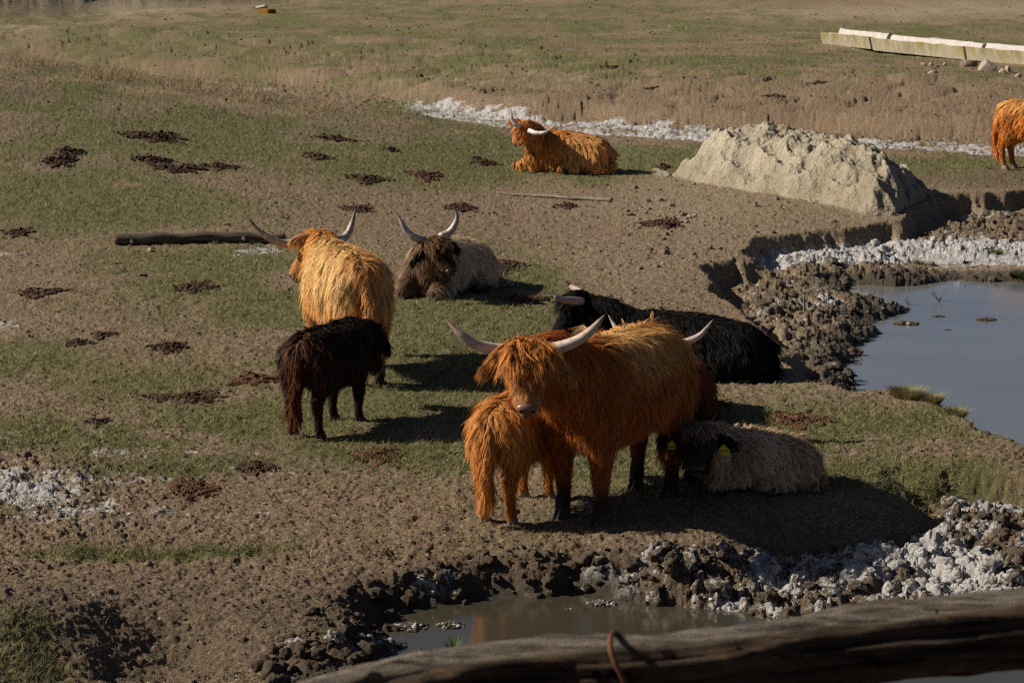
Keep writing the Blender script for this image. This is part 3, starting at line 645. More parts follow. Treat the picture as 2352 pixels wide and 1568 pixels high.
def make_cow(name, label, cat, base, yaw, s, pose, poll, muz, horns, colf, n, seed, length=.17, hx=None, ear_col=None, nose='pink', tags=False, tagear=None,
             horn_r=.034, forelock=.23, curl=.015, hoof=None, stockleg=1.0, zsc=1.0, width=.0024, stance=0.0, group=None, fluffy=0.0, headscale=1.0, hornc=None, legs=None, tipcol=1.3, eardir=None, fat=1.0, xsc=1.0):
    g = np.random.default_rng(seed)
    root = empty(name, base, yaw); tag(root, label, cat, group)
    cy, sy = math.cos(yaw), math.sin(yaw); base = np.array(base, float)
    def LOC(p): p = np.asarray(p, float) - base; return np.stack([p[..., 0] * cy + p[..., 1] * sy, -p[..., 0] * sy + p[..., 1] * cy, p[..., 2]], -1)
    poll = LOC(poll); muz = LOC(muz)
    hf = nrm(muz - poll); hl = np.linalg.norm(muz - poll)
    hxv = LOC(base + np.array(hx, float)) if hx is not None else np.cross([0, 0, 1.0], hf)
    hxv = nrm(hxv - hf * (hxv @ hf)); hup = np.cross(hf, hxv)
    if hup @ np.array([0, 0, 1.0]) < 0 and abs(hf[2]) < .95: hup = -hup
    if hf[2] < -.5:                       # steep head: forehead side points away from the chest
        if hup @ nrm(np.array([hf[0], hf[1], .15]) + nrm(poll - np.array([.3 * s, 0, poll[2]])) * .6) < 0: hup = -hup
    S = np.array([s * xsc, s * fat, s * zsc])
    bm = bmesh.new(); A = lambda *v: np.array(v) * S
    e = lambda c, r: balls(bm, [(A(*c), A(*r)), (A(c[0] + .01, c[1], c[2]), A(*r))])
    hr = headscale * hl / .42
    if pose == 'stand':
        balls(bm, [(A(-.52, 0, .82), A(.24, .235, .27)), (A(-.2, 0, .76), A(.27, .285, .33)), (A(.1, 0, .74), A(.27, .285, .34)), (A(.38, 0, .76), A(.25, .24, .33))])
        balls(bm, [(A(.32, 0, .97), A(.2, .12, .13)), (A(.05, 0, .96), A(.2, .1, .11))])
        balls(bm, [(A(-.66, 0, .95), A(.12, .13, .09)), (A(-.4, 0, .98), A(.15, .13, .1))])
        LG = legs or {}
        off = LG.get('off', [(0, 0), (0, 0), (0, 0), (0, 0)])
        feet = []
        for k, (sx, sg) in enumerate(((1, 1), (1, -1), (-1, 1), (-1, -1))):
            dx, dy = off[k]; y0 = .15 * sg
            if sx > 0:
                balls(bm, [(A(.40, .14 * sg, .72), A(.14, .10, .2)), (A(.42 + dx * .3, y0 + dy * .3, .46), A(.075, .07, .08))])
                balls(bm, [(A(.42 + dx * .3, y0 + dy * .3, .48), .078 * s), (A(.43 + dx * .7, y0 + dy * .7, .34), .058 * s), (A(.41 + dx, y0 + dy, .14), .042 * s), (A(.42 + dx, y0 + dy, .10), .05 * s), (A(.44 + dx, y0 + dy, .05), .045 * s)])
                feet.append((.45 + dx, y0 + dy))
            else:
                balls(bm, [(A(-.55, .13 * sg, .78), A(.2, .13, .24)), (A(-.50 + dx * .3, .16 * sg + dy * .3, .56), A(.13, .09, .12)), (A(-.66 + dx * .7, y0 + dy * .7, .40), A(.062, .055, .07))])
                balls(bm, [(A(-.66 + dx * .7, y0 + dy * .7, .40), .058 * s), (A(-.62 + dx, y0 + dy, .16), .043 * s), (A(-.61 + dx, y0 + dy, .10), .05 * s), (A(-.59 + dx, y0 + dy, .05), .045 * s)])
                feet.append((-.575 + dx, y0 + dy))
        neck0 = A(.46, 0, .84); nr0 = A(.2, .17, .25); tail0 = A(-.74, 0, .97); tails = [A(-.78, 0, .93), A(-.84, 0, .75), A(-.84, .02, .50), A(-.80, .03, .36)]
    else:
        balls(bm, [(A(-.50, .02, .30), A(.26, .30, .28)), (A(-.15, 0, .34), A(.28, .34, .32)), (A(.15, 0, .36), A(.26, .31, .33)), (A(.36, 0, .38), A(.20, .23, .30))])
        balls(bm, [(A(.30, 0, .60), A(.2, .11, .10)), (A(0, 0, .59), A(.2, .1, .10)), (A(-.45, 0, .50), A(.2, .12, .09))])
        for sg in (1, -1):
            balls(bm, [(A(-.48, .20 * sg, .24), A(.24, .16, .2)), (A(-.22, .30 * sg, .16), A(.14, .1, .13)), (A(-.05, .36 * sg, .09), A(.07, .06, .07)), (A(-.32, .40 * sg, .07), A(.05, .05, .055)), (A(-.20, .43 * sg, .055), A(.05, .05, .05))])
            balls(bm, [(A(.38, .17 * sg, .28), A(.14, .10, .2)), (A(.50, .20 * sg, .14), A(.10, .08, .1)), (A(.68, .18 * sg, .10), A(.075, .07, .08)), (A(.56, .14 * sg, .06), A(.05, .05, .05)), (A(.46, .12 * sg, .05), A(.045, .045, .045))])
        feet = [(-.12, .45), (-.12, -.45)]
        neck0 = A(.42, 0, .48); nr0 = A(.18, .16, .22); tail0 = A(-.72, .02, .42); tails = [A(-.76, .02, .38), A(-.80, .10, .2), A(-.78, .2, .06), A(-.7, .3, .05)]
    # neck and head
    hb = poll - hup * .06 * hr + hf * .04 * hr
    nm = (neck0 + hb) / 2 + np.array([0, 0, .02 * s])
    balls(bm, [(neck0, nr0), (nm, (nr0 * .62 + .055 * hr)), (hb, .115 * hr)])
    q = lambda f, u, si=0: poll + hf * hl * f + hup * u * hr + hxv * si * hr
    balls(bm, [(q(0, -.05), .105 * hr), (q(.3, -.055), .112 * hr), (q(.62, -.05), .083 * hr), (q(.86, -.045), .070 * hr), (q(.95, -.045), .070 * hr)])
    for sg in (1, -1):
        balls(bm, [(q(.05, -.02, .06 * sg), .075 * hr), (q(.34, -.03, .055 * sg), .072 * hr), (q(.6, -.07, .035 * sg), .058 * hr), (q(.93, -.05, .036 * sg), .058 * hr)])
    me = remeshed(bm, .016 * max(.75, min(1, s)) + .002, 7); me.name = 'body'
    for p_ in me.polygons: p_.use_smooth = True
    nv = len(me.vertices); V = np.zeros(nv * 3); me.vertices.foreach_get('co', V); V = V.reshape(-1, 3)
    N = np.zeros(nv * 3); me.vertices.foreach_get('normal', N); N = N.reshape(-1, 3)
    def region(P, Nn):
        t = (P - poll) @ hf / hl; side = (P - poll) @ hxv; up = (P - poll) @ hup
        ax = poll + hf[None] * (np.clip(t, 0, 1) * hl)[:, None]; dh = np.linalg.norm(P - ax, axis=1)
        head = (dh < .17 * hr) & (t > -.35)
        return dict(t=t, side=side, up=up, head=head, dh=dh, z=P[:, 2] / s, x=P[:, 0] / s, y=P[:, 1] / s, n=Nn, P=P, hr=hr, fwd=Nn @ hf, nup=Nn @ hup, zt=P[:, 2] / (s * zsc))
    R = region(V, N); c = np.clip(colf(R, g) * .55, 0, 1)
    at = me.color_attributes.new('Col', 'FLOAT_COLOR', 'POINT'); at.data.foreach_set('color', np.concatenate([c, np.ones((nv, 1))], 1).astype(np.float32).ravel())
    me.materials.append(M_SKIN)
    body = bpy.data.objects.new('body', me); sc.collection.objects.link(body); body.parent = root
    bvh = BVHTree.FromPolygons([Vector(v) for v in V], [tuple(p_.vertices) for p_ in me.polygons])
    P, Nn = sample(me, n, g); R = region(P, Nn)
    # flow and length
    z, x, y = R['z'], R['x'], R['y']; head = R['head']; t = R['t']
    down = np.array([0, 0, -1.0]); fl = np.tile(down, (len(P), 1)) + np.array([-.25, 0, 0])
    topw = np.clip(Nn[:, 2], 0, 1)[:, None]
    fl = fl + topw * np.stack([-.45 + 0 * y, np.sign(y + .02 * g.standard_normal(len(y))) * .8, .6 + 0 * y], 1)
    sway = fbm(P[:, 0] / s * 3 + seed, P[:, 2] / s * 3 + P[:, 1] * 2, 3, seed) - .5
    fl = fl + np.stack([sway * 1.1, 0 * sway, 0 * sway], 1)
    L = np.full(len(P), length) * (.75 + .6 * fbm(P[:, 0] * 4, P[:, 2] * 4 + P[:, 1] * 3, 2, seed + 1))
    if pose == 'stand':
        leg = z < .52; L = np.where(leg, s * (.032 + .038 * ss(.15, .45, z)) * stockleg, np.where(z < .72, L * (.5 + .5 * ss(.5, .72, z)), L)); L = np.where((Nn[:, 2] < -.45) & (z > .3), .075 * s, L); L = np.where(z < .10, .025 * s, L)
        fl = np.where(leg[:, None], np.stack([-.12 + .0 * z, 0 * z, -1 + 0 * z], 1), fl)
    else:
        L = np.where(z < .12, length * .45, L)
    L = np.where(z > (.98 if pose == 'stand' else .60) * zsc, L * 1.05, L)
    nk = (~head) & (R['dh'] < .36 * hr); L = np.where(nk, length * (.5 + .5 * ss(.22, .36, R['dh'] / hr)), L)
    # head
    L = np.where(head & (t <= .12), .06 * hr, L)
    face = head & (t > .12); L = np.where(face, np.where(t > .75, .02, .06) * hr, L)
    jaw = head & (R['nup'] < -.2); L = np.where(jaw & (t < .8), .09 * hr, L)
    hfl = hf[None] + .15 * hxv[None] * np.sign(R['side'])[:, None] + .3 * down
    fl = np.where(head[:, None], hfl, fl)
    fk = head & (t < .24) & (t > -.2) & (R['nup'] > -.1) & (np.abs(R['side']) < .105 * hr)
    L = np.where(fk, forelock * hr * g.uniform(.6, 1.1, len(P)), L)
    fkf = hf[None] * 1.0 + hxv[None] * (R['side'] / hr * .5)[:, None] + hup[None] * .25 + .35 * down
    fl = np.where(fk[:, None], fkf, fl)
    skip = (head & (t > .93)) 
    keep = ~skip; dens = np.where(fk | (head & (t > -.2)), 1, .8)
    keep &= g.random(len(P)) < dens
    fl = fl - Nn * (fl * Nn).sum(1, keepdims=True) * .9; fl = nrm(fl)
    P, Nn, fl, L = P[keep], Nn[keep], fl[keep], L[keep]
    Rk = {k: (v[keep] if isinstance(v, np.ndarray) else v) for k, v in R.items()}
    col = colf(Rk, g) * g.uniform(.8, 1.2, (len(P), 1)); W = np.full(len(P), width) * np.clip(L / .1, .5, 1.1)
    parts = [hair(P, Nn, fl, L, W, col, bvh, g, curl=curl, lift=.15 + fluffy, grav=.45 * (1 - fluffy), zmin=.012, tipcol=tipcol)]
    # extra forelock and crown
    hsel = Rk['head'] & (Rk['t'] < .22) & (Rk['t'] > -.15) & (Rk['nup'] > 0) & (np.abs(Rk['side']) < .10 * hr)
    if hsel.sum() > 40:
        idx = g.choice(np.flatnonzero(hsel), int(n * .07)); 
        parts.append(hair(P[idx] + g.normal(0, .006, (len(idx), 3)), Nn[idx], nrm(hf[None] * 1 + hxv[None] * (Rk['side'][idx] / hr * .6)[:, None] + hup[None] * .3 + g.normal(0, .15, (len(idx), 3))), np.full(len(idx), forelock * hr) * g.uniform(.5, 1.1, len(idx)), np.full(len(idx), width * 1.15), col[idx], bvh, g, curl=curl * .9, lift=.5, grav=.35, per=18, clump=.85, tipcol=tipcol))
    Vv, Ff, Cc = merge(parts)
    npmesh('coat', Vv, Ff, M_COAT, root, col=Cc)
    # tail
    ti = tails; tv, tf, _ = tube([tail0] + ti, np.array([.045, .03, .024, .02, .015]) * s)
    tp, tn = [], []
    tme = None; k_ = int(n * .09); u = g.random(k_)
    pts = np.array([tail0] + ti); seg_ = u * (len(pts) - 1); i_ = np.minimum(seg_.astype(int), len(pts) - 2); fr = (seg_ - i_)[:, None]
    rp = pts[i_] * (1 - fr) + pts[i_ + 1] * fr; rn = nrm(g.normal(0, 1, (k_, 3)) * [.8, 1, .2]); rp = rp + rn * .03 * s
    tcl = colf(region(np.repeat([tails[1]], k_, 0), np.repeat([[-1.0, 0, 0]], k_, 0)), g) * g.uniform(.7, 1.25, (k_, 1))
    tdir = np.tile([-.05, 0, -1.0], (k_, 1)) if pose == 'stand' else nrm(pts[i_ + 1] - pts[i_])
    hv = hair(rp, rn, tdir, (.10 + .16 * u) * s, np.full(k_, width), tcl, None, g, curl=curl, lift=.25, grav=.5 if pose == 'stand' else .1, zmin=.012, tipcol=tipcol)
    tc = np.repeat(tcl.mean(0)[None] * .6, len(tv), 0)
    Vv, Ff, Cc = merge([(tv, tf, tc), hv]); npmesh('tail', Vv, Ff, M_COAT, root, col=Cc)
    # horns
    for hp in horns:
        Q = LOC(np.array(hp)); m_ = len(Q); rr = horn_r * np.array([1, .92, .80, .62, .40, .12])[np.linspace(0, 5, m_).round().astype(int)]
        hc0, hc1 = hornc or ((.60, .49, .40), (.16, .085, .055))
        cs = [np.array(hc0) * (1 - v ** 1.8) + np.array(hc1) * v ** 1.8 for v in np.linspace(0, 1, m_)]
        v_, f_, c_ = tube(Q, rr, 16, 7, cs); npmesh('horn', v_, f_, M_HORN, root, col=c_)
    # ears
    for sg in (1, -1):
        ec = q(.08, -.045, .115 * sg); ed = nrm(hxv * sg * 1.0 - hup * .10 + np.array([0, 0, -.38]) + hf * .05) if eardir is None else nrm(hxv * sg + np.array(eardir))
        en = nrm(hf - ed * (hf @ ed)); eu = np.cross(ed, en); el = .165 * hr
        ev_, ef_ = [], []
        nu, nv_ = 9, 7
        for a in range(nu):
            f_ = a / (nu - 1); ww = .065 * hr * math.sin(math.pi * min(1, .18 + f_ * .78)) ** .8
            for b in range(nv_):
                h_ = (b / (nv_ - 1) - .5) * 2
                ev_.append(ec + ed * el * f_ + eu * ww * h_ + en * (-.035 * hr * (1 - h_ * h_)) + np.array([0, 0, -.03 * hr * f_ * f_]))
        for a in range(nu - 1):
            for b in range(nv_ - 1): i0 = a * nv_ + b; ef_.append((i0, i0 + 1, i0 + nv_ + 1, i0 + nv_))
        ev_ = np.array(ev_); back = ev_ - en * .008 * hr; ne = len(ev_)
        ef2 = np.array(ef_); eF = np.concatenate([ef2, (ef2 + ne)[:, ::-1]])
        k_ = max(200, int(n * .022)); ii = g.integers(0, ne, k_); rp = ev_[ii] + g.normal(0, .004, (k_, 3)); rn = en * np.where(g.random((k_, 1)) < .5, 1, -1)
        ecl = np.array(ear_col if ear_col is not None else colf(region(np.array([ec]), np.array([hup])), g)[0])
        dd = nrm(ed[None] * .6 + down * .8 + g.normal(0, .25, (k_, 3)))
        hv = hair(rp, nrm(rn), dd, (.035 + .055 * (ii / ne)) * hr * g.uniform(.6, 1.2, k_), np.full(k_, width * .9), ecl * g.uniform(.7, 1.3, (k_, 1)), None, g, curl=.008, lift=.3, grav=.4, tipcol=tipcol)
        Vv, Ff, Cc = merge([(np.concatenate([ev_, back]), eF, np.tile(ecl * .5, (2 * ne, 1))), hv])
        eo = npmesh('ear', Vv, Ff, M_COAT, root, col=Cc)
        if tags and (tagear is None or tagear == sg):
            for kk in range(2 if (tags == 2 and sg > 0) else 1):
                tc0 = ec + ed * el * (.52 + .1 * kk) + np.array([0, 0, -.045 * hr - .02 * kk]) + en * (.03 - .014 * kk) * 1.0
                tu = nrm(np.array([0, 0, 1.0]) + eu * 0); tr = nrm(ed - tu * (ed @ tu)); tz = nrm(np.cross(tr, tu)); 
                if tz @ en < 0: tz = -tz
                w2, h2 = .026, .027; sh = [(-1, -1), (1, -1), (1, .45), (.45, .7), (.3, 1.2), (-.3, 1.2), (-.45, .7), (-1, .45)]
                tv = np.array([tc0 + tr * a_ * w2 + tu * b_ * h2 + tz * d_ for d_ in (.002, -.002) for a_, b_ in sh]); kk8 = np.arange(8)
                to = npmesh('ear_tag', tv, [np.array([kk8, 15 - kk8 + 0 * 8]), np.array([[a_, (a_ + 1) % 8, 8 + (a_ + 1) % 8, 8 + a_] for a_ in range(8)])], M_TAG, root, smooth=False)
                if kk == 0:
                    fc = bpy.data.curves.new('tagtxt', 'FONT'); fc.body = '93148'; fc.size = .019; fc.align_x = 'CENTER'; fc.extrude = .0006
                    fo = bpy.data.objects.new('tagtxt', fc); sc.collection.objects.link(fo)
                    dg = bpy.context.evaluated_depsgraph_get(); tm = bpy.data.meshes.new_from_object(fo.evaluated_get(dg)); bpy.data.objects.remove(fo)
                    rx = np.cross(tu, tz); Mx = Matrix(((*rx, 0), (*tu, 0), (*tz, 0), (0, 0, 0, 1))).transposed()
                    Mx.translation = Vector(tc0 - tu * .016 + tz * .0035); tm.transform(Mx); tm.materials.append(M_INK)
                    no = bpy.data.objects.new('number', tm); sc.collection.objects.link(no); no.parent = to
    # eyes, nose
    for sg in (1, -1):
        v_, f_, _ = ellip(q(.36, .005, .118 * sg), (hf, hxv, hup), (.022 * hr, .014 * hr, .017 * hr)); npmesh('eye', v_, f_, M_EYE, root)
    v_, f_, _ = ellip(q(1.06, -.03), (hf, hxv, hup), (.036 * hr, .070 * hr, .042 * hr))
    nm_ = M_NOSEP if nose == 'pink' else M_NOSED
    no = npmesh('nose', v_, f_, nm_, root)
    for sg in (1, -1):
        v_, f_, _ = ellip(q(1.125, -.022, .036 * sg), (nrm(hf * .6 + hup * .4), nrm(hxv + hup * .5 * sg), hup), (.016 * hr, .017 * hr, .013 * hr)); npmesh('nostril', v_, f_, M_NOSTRIL, no)
    v_, f_, _ = ellip(q(1.07, -.078), (hf, hxv, hup), (.034 * hr, .046 * hr, .017 * hr)); npmesh('lower_lip', v_, f_, nm_, root)
    # hooves
    for k, (fx, fy) in enumerate(feet):
        pr = []
        for sg in (1, -1):
            c0 = A(fx, fy + .022 * sg, 0)
            ring = []; segs = 10
            prof = [(0.0, 1.15, .012), (.02, 1.12, .008), (.05, .95, -.004), (.075, .80, -.012)]
            for (hz, r_, dx) in prof:
                for a in range(segs):
                    th = 6.283 * a / segs; ring.append(c0 + np.array([(math.cos(th) * .052 * r_ + dx) * s, math.sin(th) * .027 * r_ * s, hz * s]))
            ring.append(ring[0] * 0 + c0 + np.array([0, 0, .08 * s])); ring = np.array(ring)
            F4 = np.array([(i * segs + a, i * segs + (a + 1) % segs, (i + 1) * segs + (a + 1) % segs, (i + 1) * segs + a) for i in range(3) for a in range(segs)])
            F3 = np.array([(len(ring) - 1, 3 * segs + a, 3 * segs + (a + 1) % segs) for a in range(segs)])
            pr.append((ring, [F4, F3], None))
        Vv, Ff, _ = merge(pr); npmesh('hoof', Vv, Ff, hoof or M_HOOF, root)
    return root

def lerp(a, b, t): return np.asarray(a)[None] * (1 - t[:, None]) + np.asarray(b)[None] * t[:, None]
def patchy(R, s=5, seed=1): P = R['P']; return fbm(P[:, 0] * s + 3, P[:, 2] * s + P[:, 1] * s, 3, seed)
def c_front(R, g):
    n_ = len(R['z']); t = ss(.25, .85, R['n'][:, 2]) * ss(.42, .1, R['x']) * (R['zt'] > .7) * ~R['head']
    c = lerp((.38, .110, .020), (.74, .42, .145), np.clip(t + .25 * (patchy(R) - .5), 0, 1))  # sunlit back and shaded flanks painted into the hair colour
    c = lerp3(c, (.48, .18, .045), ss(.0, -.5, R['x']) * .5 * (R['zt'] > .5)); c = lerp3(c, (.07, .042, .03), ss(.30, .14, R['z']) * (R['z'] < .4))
    c = lerp3(c, (.58, .235, .055), R['head'] * .8)
    fa = R['head'] & (R['t'] > .40) & (R['nup'] > .2); c = lerp3(c, (.62, .33, .12), fa * .7)
    return c
def lerp3(c, b, t): t = np.asarray(t, float)[:, None]; return c * (1 - t) + np.array(b)[None] * t
def c_mid(R, g):
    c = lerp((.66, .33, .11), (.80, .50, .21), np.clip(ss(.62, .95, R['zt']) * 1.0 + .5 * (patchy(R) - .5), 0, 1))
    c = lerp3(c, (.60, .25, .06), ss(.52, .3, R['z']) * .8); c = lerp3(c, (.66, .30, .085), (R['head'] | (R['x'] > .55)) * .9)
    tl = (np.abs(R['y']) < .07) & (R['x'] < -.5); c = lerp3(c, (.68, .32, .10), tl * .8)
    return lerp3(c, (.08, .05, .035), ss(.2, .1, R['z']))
def c_dcalf(R, g):
    n_ = len(R['z']); r = g.random(n_); c = np.tile((.016, .010, .008), (n_, 1))
    edge = ss(-.45, -.75, R['x']) * (.35 + .65 * (patchy(R, 7) > .5)) + .10
    c = np.where((r < edge * .55)[:, None], np.array([.16, .045, .014]), c)
    return c
def c_ocalf(R, g):
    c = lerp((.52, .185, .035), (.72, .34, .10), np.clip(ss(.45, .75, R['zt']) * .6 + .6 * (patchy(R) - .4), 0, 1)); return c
def c_black(R, g):
    n_ = len(R['z']); c = np.tile((.007, .006, .0058), (n_, 1)); r = g.random(n_)
    return np.where((r < .03)[:, None] & (R['x'] < .3)[:, None], np.array([.035, .024, .018]), c)
def c_red(R, g): return np.tile((.20, .045, .012), (len(R['z']), 1)) * 1.0
def c_brin(R, g):
    c = lerp((.64, .46, .28), (.84, .66, .43), patchy(R)); n_ = len(R['z'])
    frontd = ss(.30, .52, R['x']) * ss(.55, .2, np.abs(R['z'] - .35)) * (R['n'][:, 0] > -.1)
    c = lerp3(c, (.17, .095, .055), frontd * .95 * (np.abs(R['y']) < .22)); hd = R['head'] * 1.0
    c = lerp3(c, (.075, .042, .026), hd); c = lerp3(c, (.20, .09, .04), (R['head'] & (R['t'] < .3) & (g.random(n_) < .55)) * .8)
    return lerp3(c, (.03, .022, .02), ss(.16, .05, R['z']) * (R['x'] < .1))
def c_cream(R, g):
    n_ = len(R['z']); c = lerp((.44, .29, .17), (.86, .65, .42), np.clip(patchy(R, 9) * 1.6 - .3 + .3 * (g.random(n_) - .5), 0, 1))
    hd = R['head'] & ((R['t'] > .15) | (R['nup'] < 0)); c = lerp3(c, (.028, .020, .016), hd * .93)
    c = lerp3(c, (.03, .022, .018), ss(.42, .56, R['x']) * (R['z'] < .40) * (R['head'] < .5) * .9)
    cr = R['head'] & (R['t'] <= .15); return lerp3(c, (.22, .15, .10), cr * .8)
def c_far(R, g):
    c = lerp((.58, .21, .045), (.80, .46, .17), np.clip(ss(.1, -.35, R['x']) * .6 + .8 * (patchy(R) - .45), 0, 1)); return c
def c_right(R, g):
    c = lerp((.60, .20, .035), (.80, .42, .13), ss(.85, 1.05, R['zt']) * .8); return lerp3(c, (.45, .34, .24), ss(.12, .05, R['z']))

def gnd(px, py): p = GP(px, py, 0); return [p[0], p[1], gz(p[0], p[1])]
def hpts(L): return [AT(*q) for q in L]
# 1 front cow
fr = GP(1322, 1193); hd_ = GP(1520, 1120); dv = hd_ - fr; yaw = math.atan2(-dv[1], -dv[0])
mid_ = fr * .6 + hd_ * .4
COWS = []
COWS.append(make_cow('cow', 'large rust red cow with a shaggy fringe standing in front and facing the camera', 'cow', (mid_[0], mid_[1], gz(mid_[0], mid_[1])), yaw, 1.04, 'stand',
    AT(1212, 800, 14.10), AT(1211, 925, 13.86), [hpts([(1245, 806, 14.15), (1290, 796, 14.13), (1330, 780, 14.12), (1360, 757, 14.12), (1377, 738, 14.14), (1389, 723, 14.16)]),
    hpts([(1180, 806, 14.1), (1130, 801, 14.06), (1090, 790, 14.03), (1062, 771, 14.02), (1043, 754, 14.03), (1028, 738, 14.05)])], c_front, 185000, 11, xsc=.82, headscale=1.12, length=.18, hx=(1, .05, 0), horn_r=.040, legs=dict(off=[(.04, .0), (-.04, .0), (.03, 0), (-.08, 0)]), ear_col=(.62, .36, .14), tipcol=1.2))
# 2 middle cow
b2 = gnd(790, 856)
COWS.append(make_cow('cow', 'pale golden cow standing rump to the camera with its head turned left', 'cow', b2, rad(109), 1.0, 'stand',
    AT(738, 549, 20.9), AT(681, 626, 20.95), [hpts([(705, 553, 20.9), (660, 560, 20.85), (630, 553, 20.8), (600, 535, 20.8), (585, 520, 20.8), (571, 501, 20.8)]),
    hpts([(772, 550, 21.0), (790, 546, 21.05), (801, 533, 21.1), (808, 515, 21.12), (812, 500, 21.12), (817, 479, 21.12)])], c_mid, 105000, 12, length=.19, hx=(1, .3, 0), horn_r=.040, ear_col=(.70, .36, .13), tags=1, tagear=None, forelock=.15, hornc=((.50, .42, .34), (.08, .05, .04)), fat=.92, headscale=1.12))
# 3 dark calf
COWS.append(make_cow('calf', 'dark brown black calf standing behind the golden cow with its rump to the camera', 'calf', gnd(758, 985), rad(68), .70, 'stand',
    AT(842, 752, 18.25), AT(866, 838, 18.42), [], c_dcalf, 70000, 13, fluffy=.12, fat=1.02, xsc=.92, length=.12, hx=(.8, -.6, 0), nose='dark', forelock=.12, curl=.02, headscale=1.0, tipcol=1.6, width=.003, stockleg=1.2))
# 4 orange calf
COWS.append(make_cow('calf', 'orange calf standing beside the big red cow with its rump to the camera', 'calf', gnd(1196, 1163), rad(70), .70, 'stand',
    AT(1290, 905, 15.72), AT(1330, 960, 15.95), [], c_ocalf, 90000, 14, fat=.86, length=.15, forelock=.12, curl=.02, hoof=M_HOOFP, stockleg=1.35, tipcol=1.25, headscale=.9, legs=dict(off=[(0, 0), (.03, .02), (0, .0), (-.04, -.02)])))
# 5 black cow
COWS.append(make_cow('cow', 'black cow lying with its head to the left behind the red cow', 'cow', gnd(1560, 862), rad(172), .98, 'lie',
    AT(1325, 684, 20.0), AT(1270, 762, 19.93), [hpts([(1335, 692, 19.8), (1312, 690, 19.65), (1295, 689, 19.55), (1280, 684, 19.5), (1273, 677, 19.5), (1263, 669, 19.5)]),
    hpts([(1335, 672, 20.2), (1326, 667, 20.35), (1318, 662, 20.45), (1311, 657, 20.5), (1305, 652, 20.5), (1296, 645, 20.5)])], c_black, 80000, 15, length=.12, hx=(.1, 1, 0), nose='dark', headscale=1.15, horn_r=.033, zsc=.80, forelock=.16, hornc=((.45, .33, .30), (.16, .12, .11)), tipcol=1.5))
# 6 half hidden red cow
COWS.append(make_cow('cow', 'dark red cow lying half hidden behind the big red cow', 'cow', gnd(1512, 968), rad(-104), .95, 'lie',
    AT(1500, 775, 17.1), AT(1500, 860, 16.85), [hpts([(1535, 790, 17.1), (1565, 788, 17.1), (1590, 780, 17.1), (1610, 768, 17.1), (1624, 752, 17.12), (1638, 734, 17.14)]),
    hpts([(1465, 790, 17.1), (1440, 782, 17.1), (1425, 768, 17.1), (1415, 753, 17.1), (1407, 740, 17.12), (1398, 724, 17.14)])], c_red, 26000, 16, length=.16, hx=(1, 0, 0), forelock=.15, horn_r=.032, hornc=((.62, .52, .46), (.25, .17, .14)), zsc=.76))
# 7 brindled cow
COWS.append(make_cow('cow', 'greyish cream cow with a dark brown head lying beside the golden cow, horns curving up', 'cow', gnd(1022, 668), rad(-112), 1.0, 'lie',
    AT(998, 558, 24.0), AT(1035, 614, 23.78), [hpts([(975, 551, 24.05), (953, 546, 24.0), (937, 534, 24.0), (925, 517, 24.0), (918, 503, 24.02), (910, 486, 24.05)]),
    hpts([(1012, 544, 24.15), (1030, 535, 24.2), (1042, 521, 24.2), (1049, 505, 24.2), (1049, 490, 24.2), (1043, 474, 24.2)])], c_brin, 75000, 17, zsc=.84, fat=1.0, length=.17, hx=(1, .35, .12), nose='dark', headscale=1.15, horn_r=.042, forelock=.20, hornc=((.50, .44, .38), (.07, .06, .06)), ear_col=(.03, .02, .015)))
# 8 cream calf
COWS.append(make_cow('calf', 'woolly cream calf with a dark face and yellow ear tags lying at the right', 'calf', gnd(1722, 1118), rad(190), .66, 'lie',
    AT(1604, 990, 15.20), AT(1599, 1066, 14.98), [], c_cream, 90000, 18, xsc=.84, length=.11, hx=(1, 0, 0), nose='dark', forelock=.12, curl=.024, fluffy=.45, tags=2, ear_col=(.02, .015, .012), headscale=1.25, eardir=(0, 0, -.05), width=.0026, zsc=.80))
# 9 far lying cow
COWS.append(make_cow('cow', 'orange cow lying far off on the grass by the pale clay mound', 'cow', gnd(1295, 398), rad(166), 1.02, 'lie',
    AT(1206, 298, 37.8), AT(1183, 330, 38.15), [hpts([(1196, 292, 37.8), (1186, 287, 37.7), (1179, 279, 37.7), (1175, 270, 37.7), (1175, 262, 37.7), (1175, 250, 37.7)]),
    hpts([(1216, 300, 37.6), (1228, 305, 37.5), (1240, 306, 37.45), (1252, 304, 37.4), (1262, 299, 37.4), (1274, 292, 37.4)])], c_far, 36000, 19, length=.20, hx=(.75, -.65, -.1), horn_r=.038, width=.0058, forelock=.15, zsc=.92, hornc=((.70, .60, .55), (.40, .30, .26))))
# 10 right edge cow
COWS.append(make_cow('cow', 'orange red cow standing far off, cut by the right edge of the picture', 'cow', gnd(2398, 396), rad(-38), 1.04, 'stand',
    AT(2475, 262, 36.9), AT(2490, 330, 36.6), [hpts([(2460, 260, 36.9), (2445, 262, 36.8), (2430, 262, 36.7), (2420, 256, 36.7), (2412, 248, 36.7), (2406, 238, 36.7)]),
    hpts([(2490, 260, 36.9), (2505, 262, 36.8), (2520, 262, 36.7), (2530, 256, 36.7), (2538, 248, 36.7), (2544, 238, 36.7)])], c_right, 34000, 20, length=.17, hx=(1, .3, 0), horn_r=.036, width=.0058, hoof=M_HOOFP))
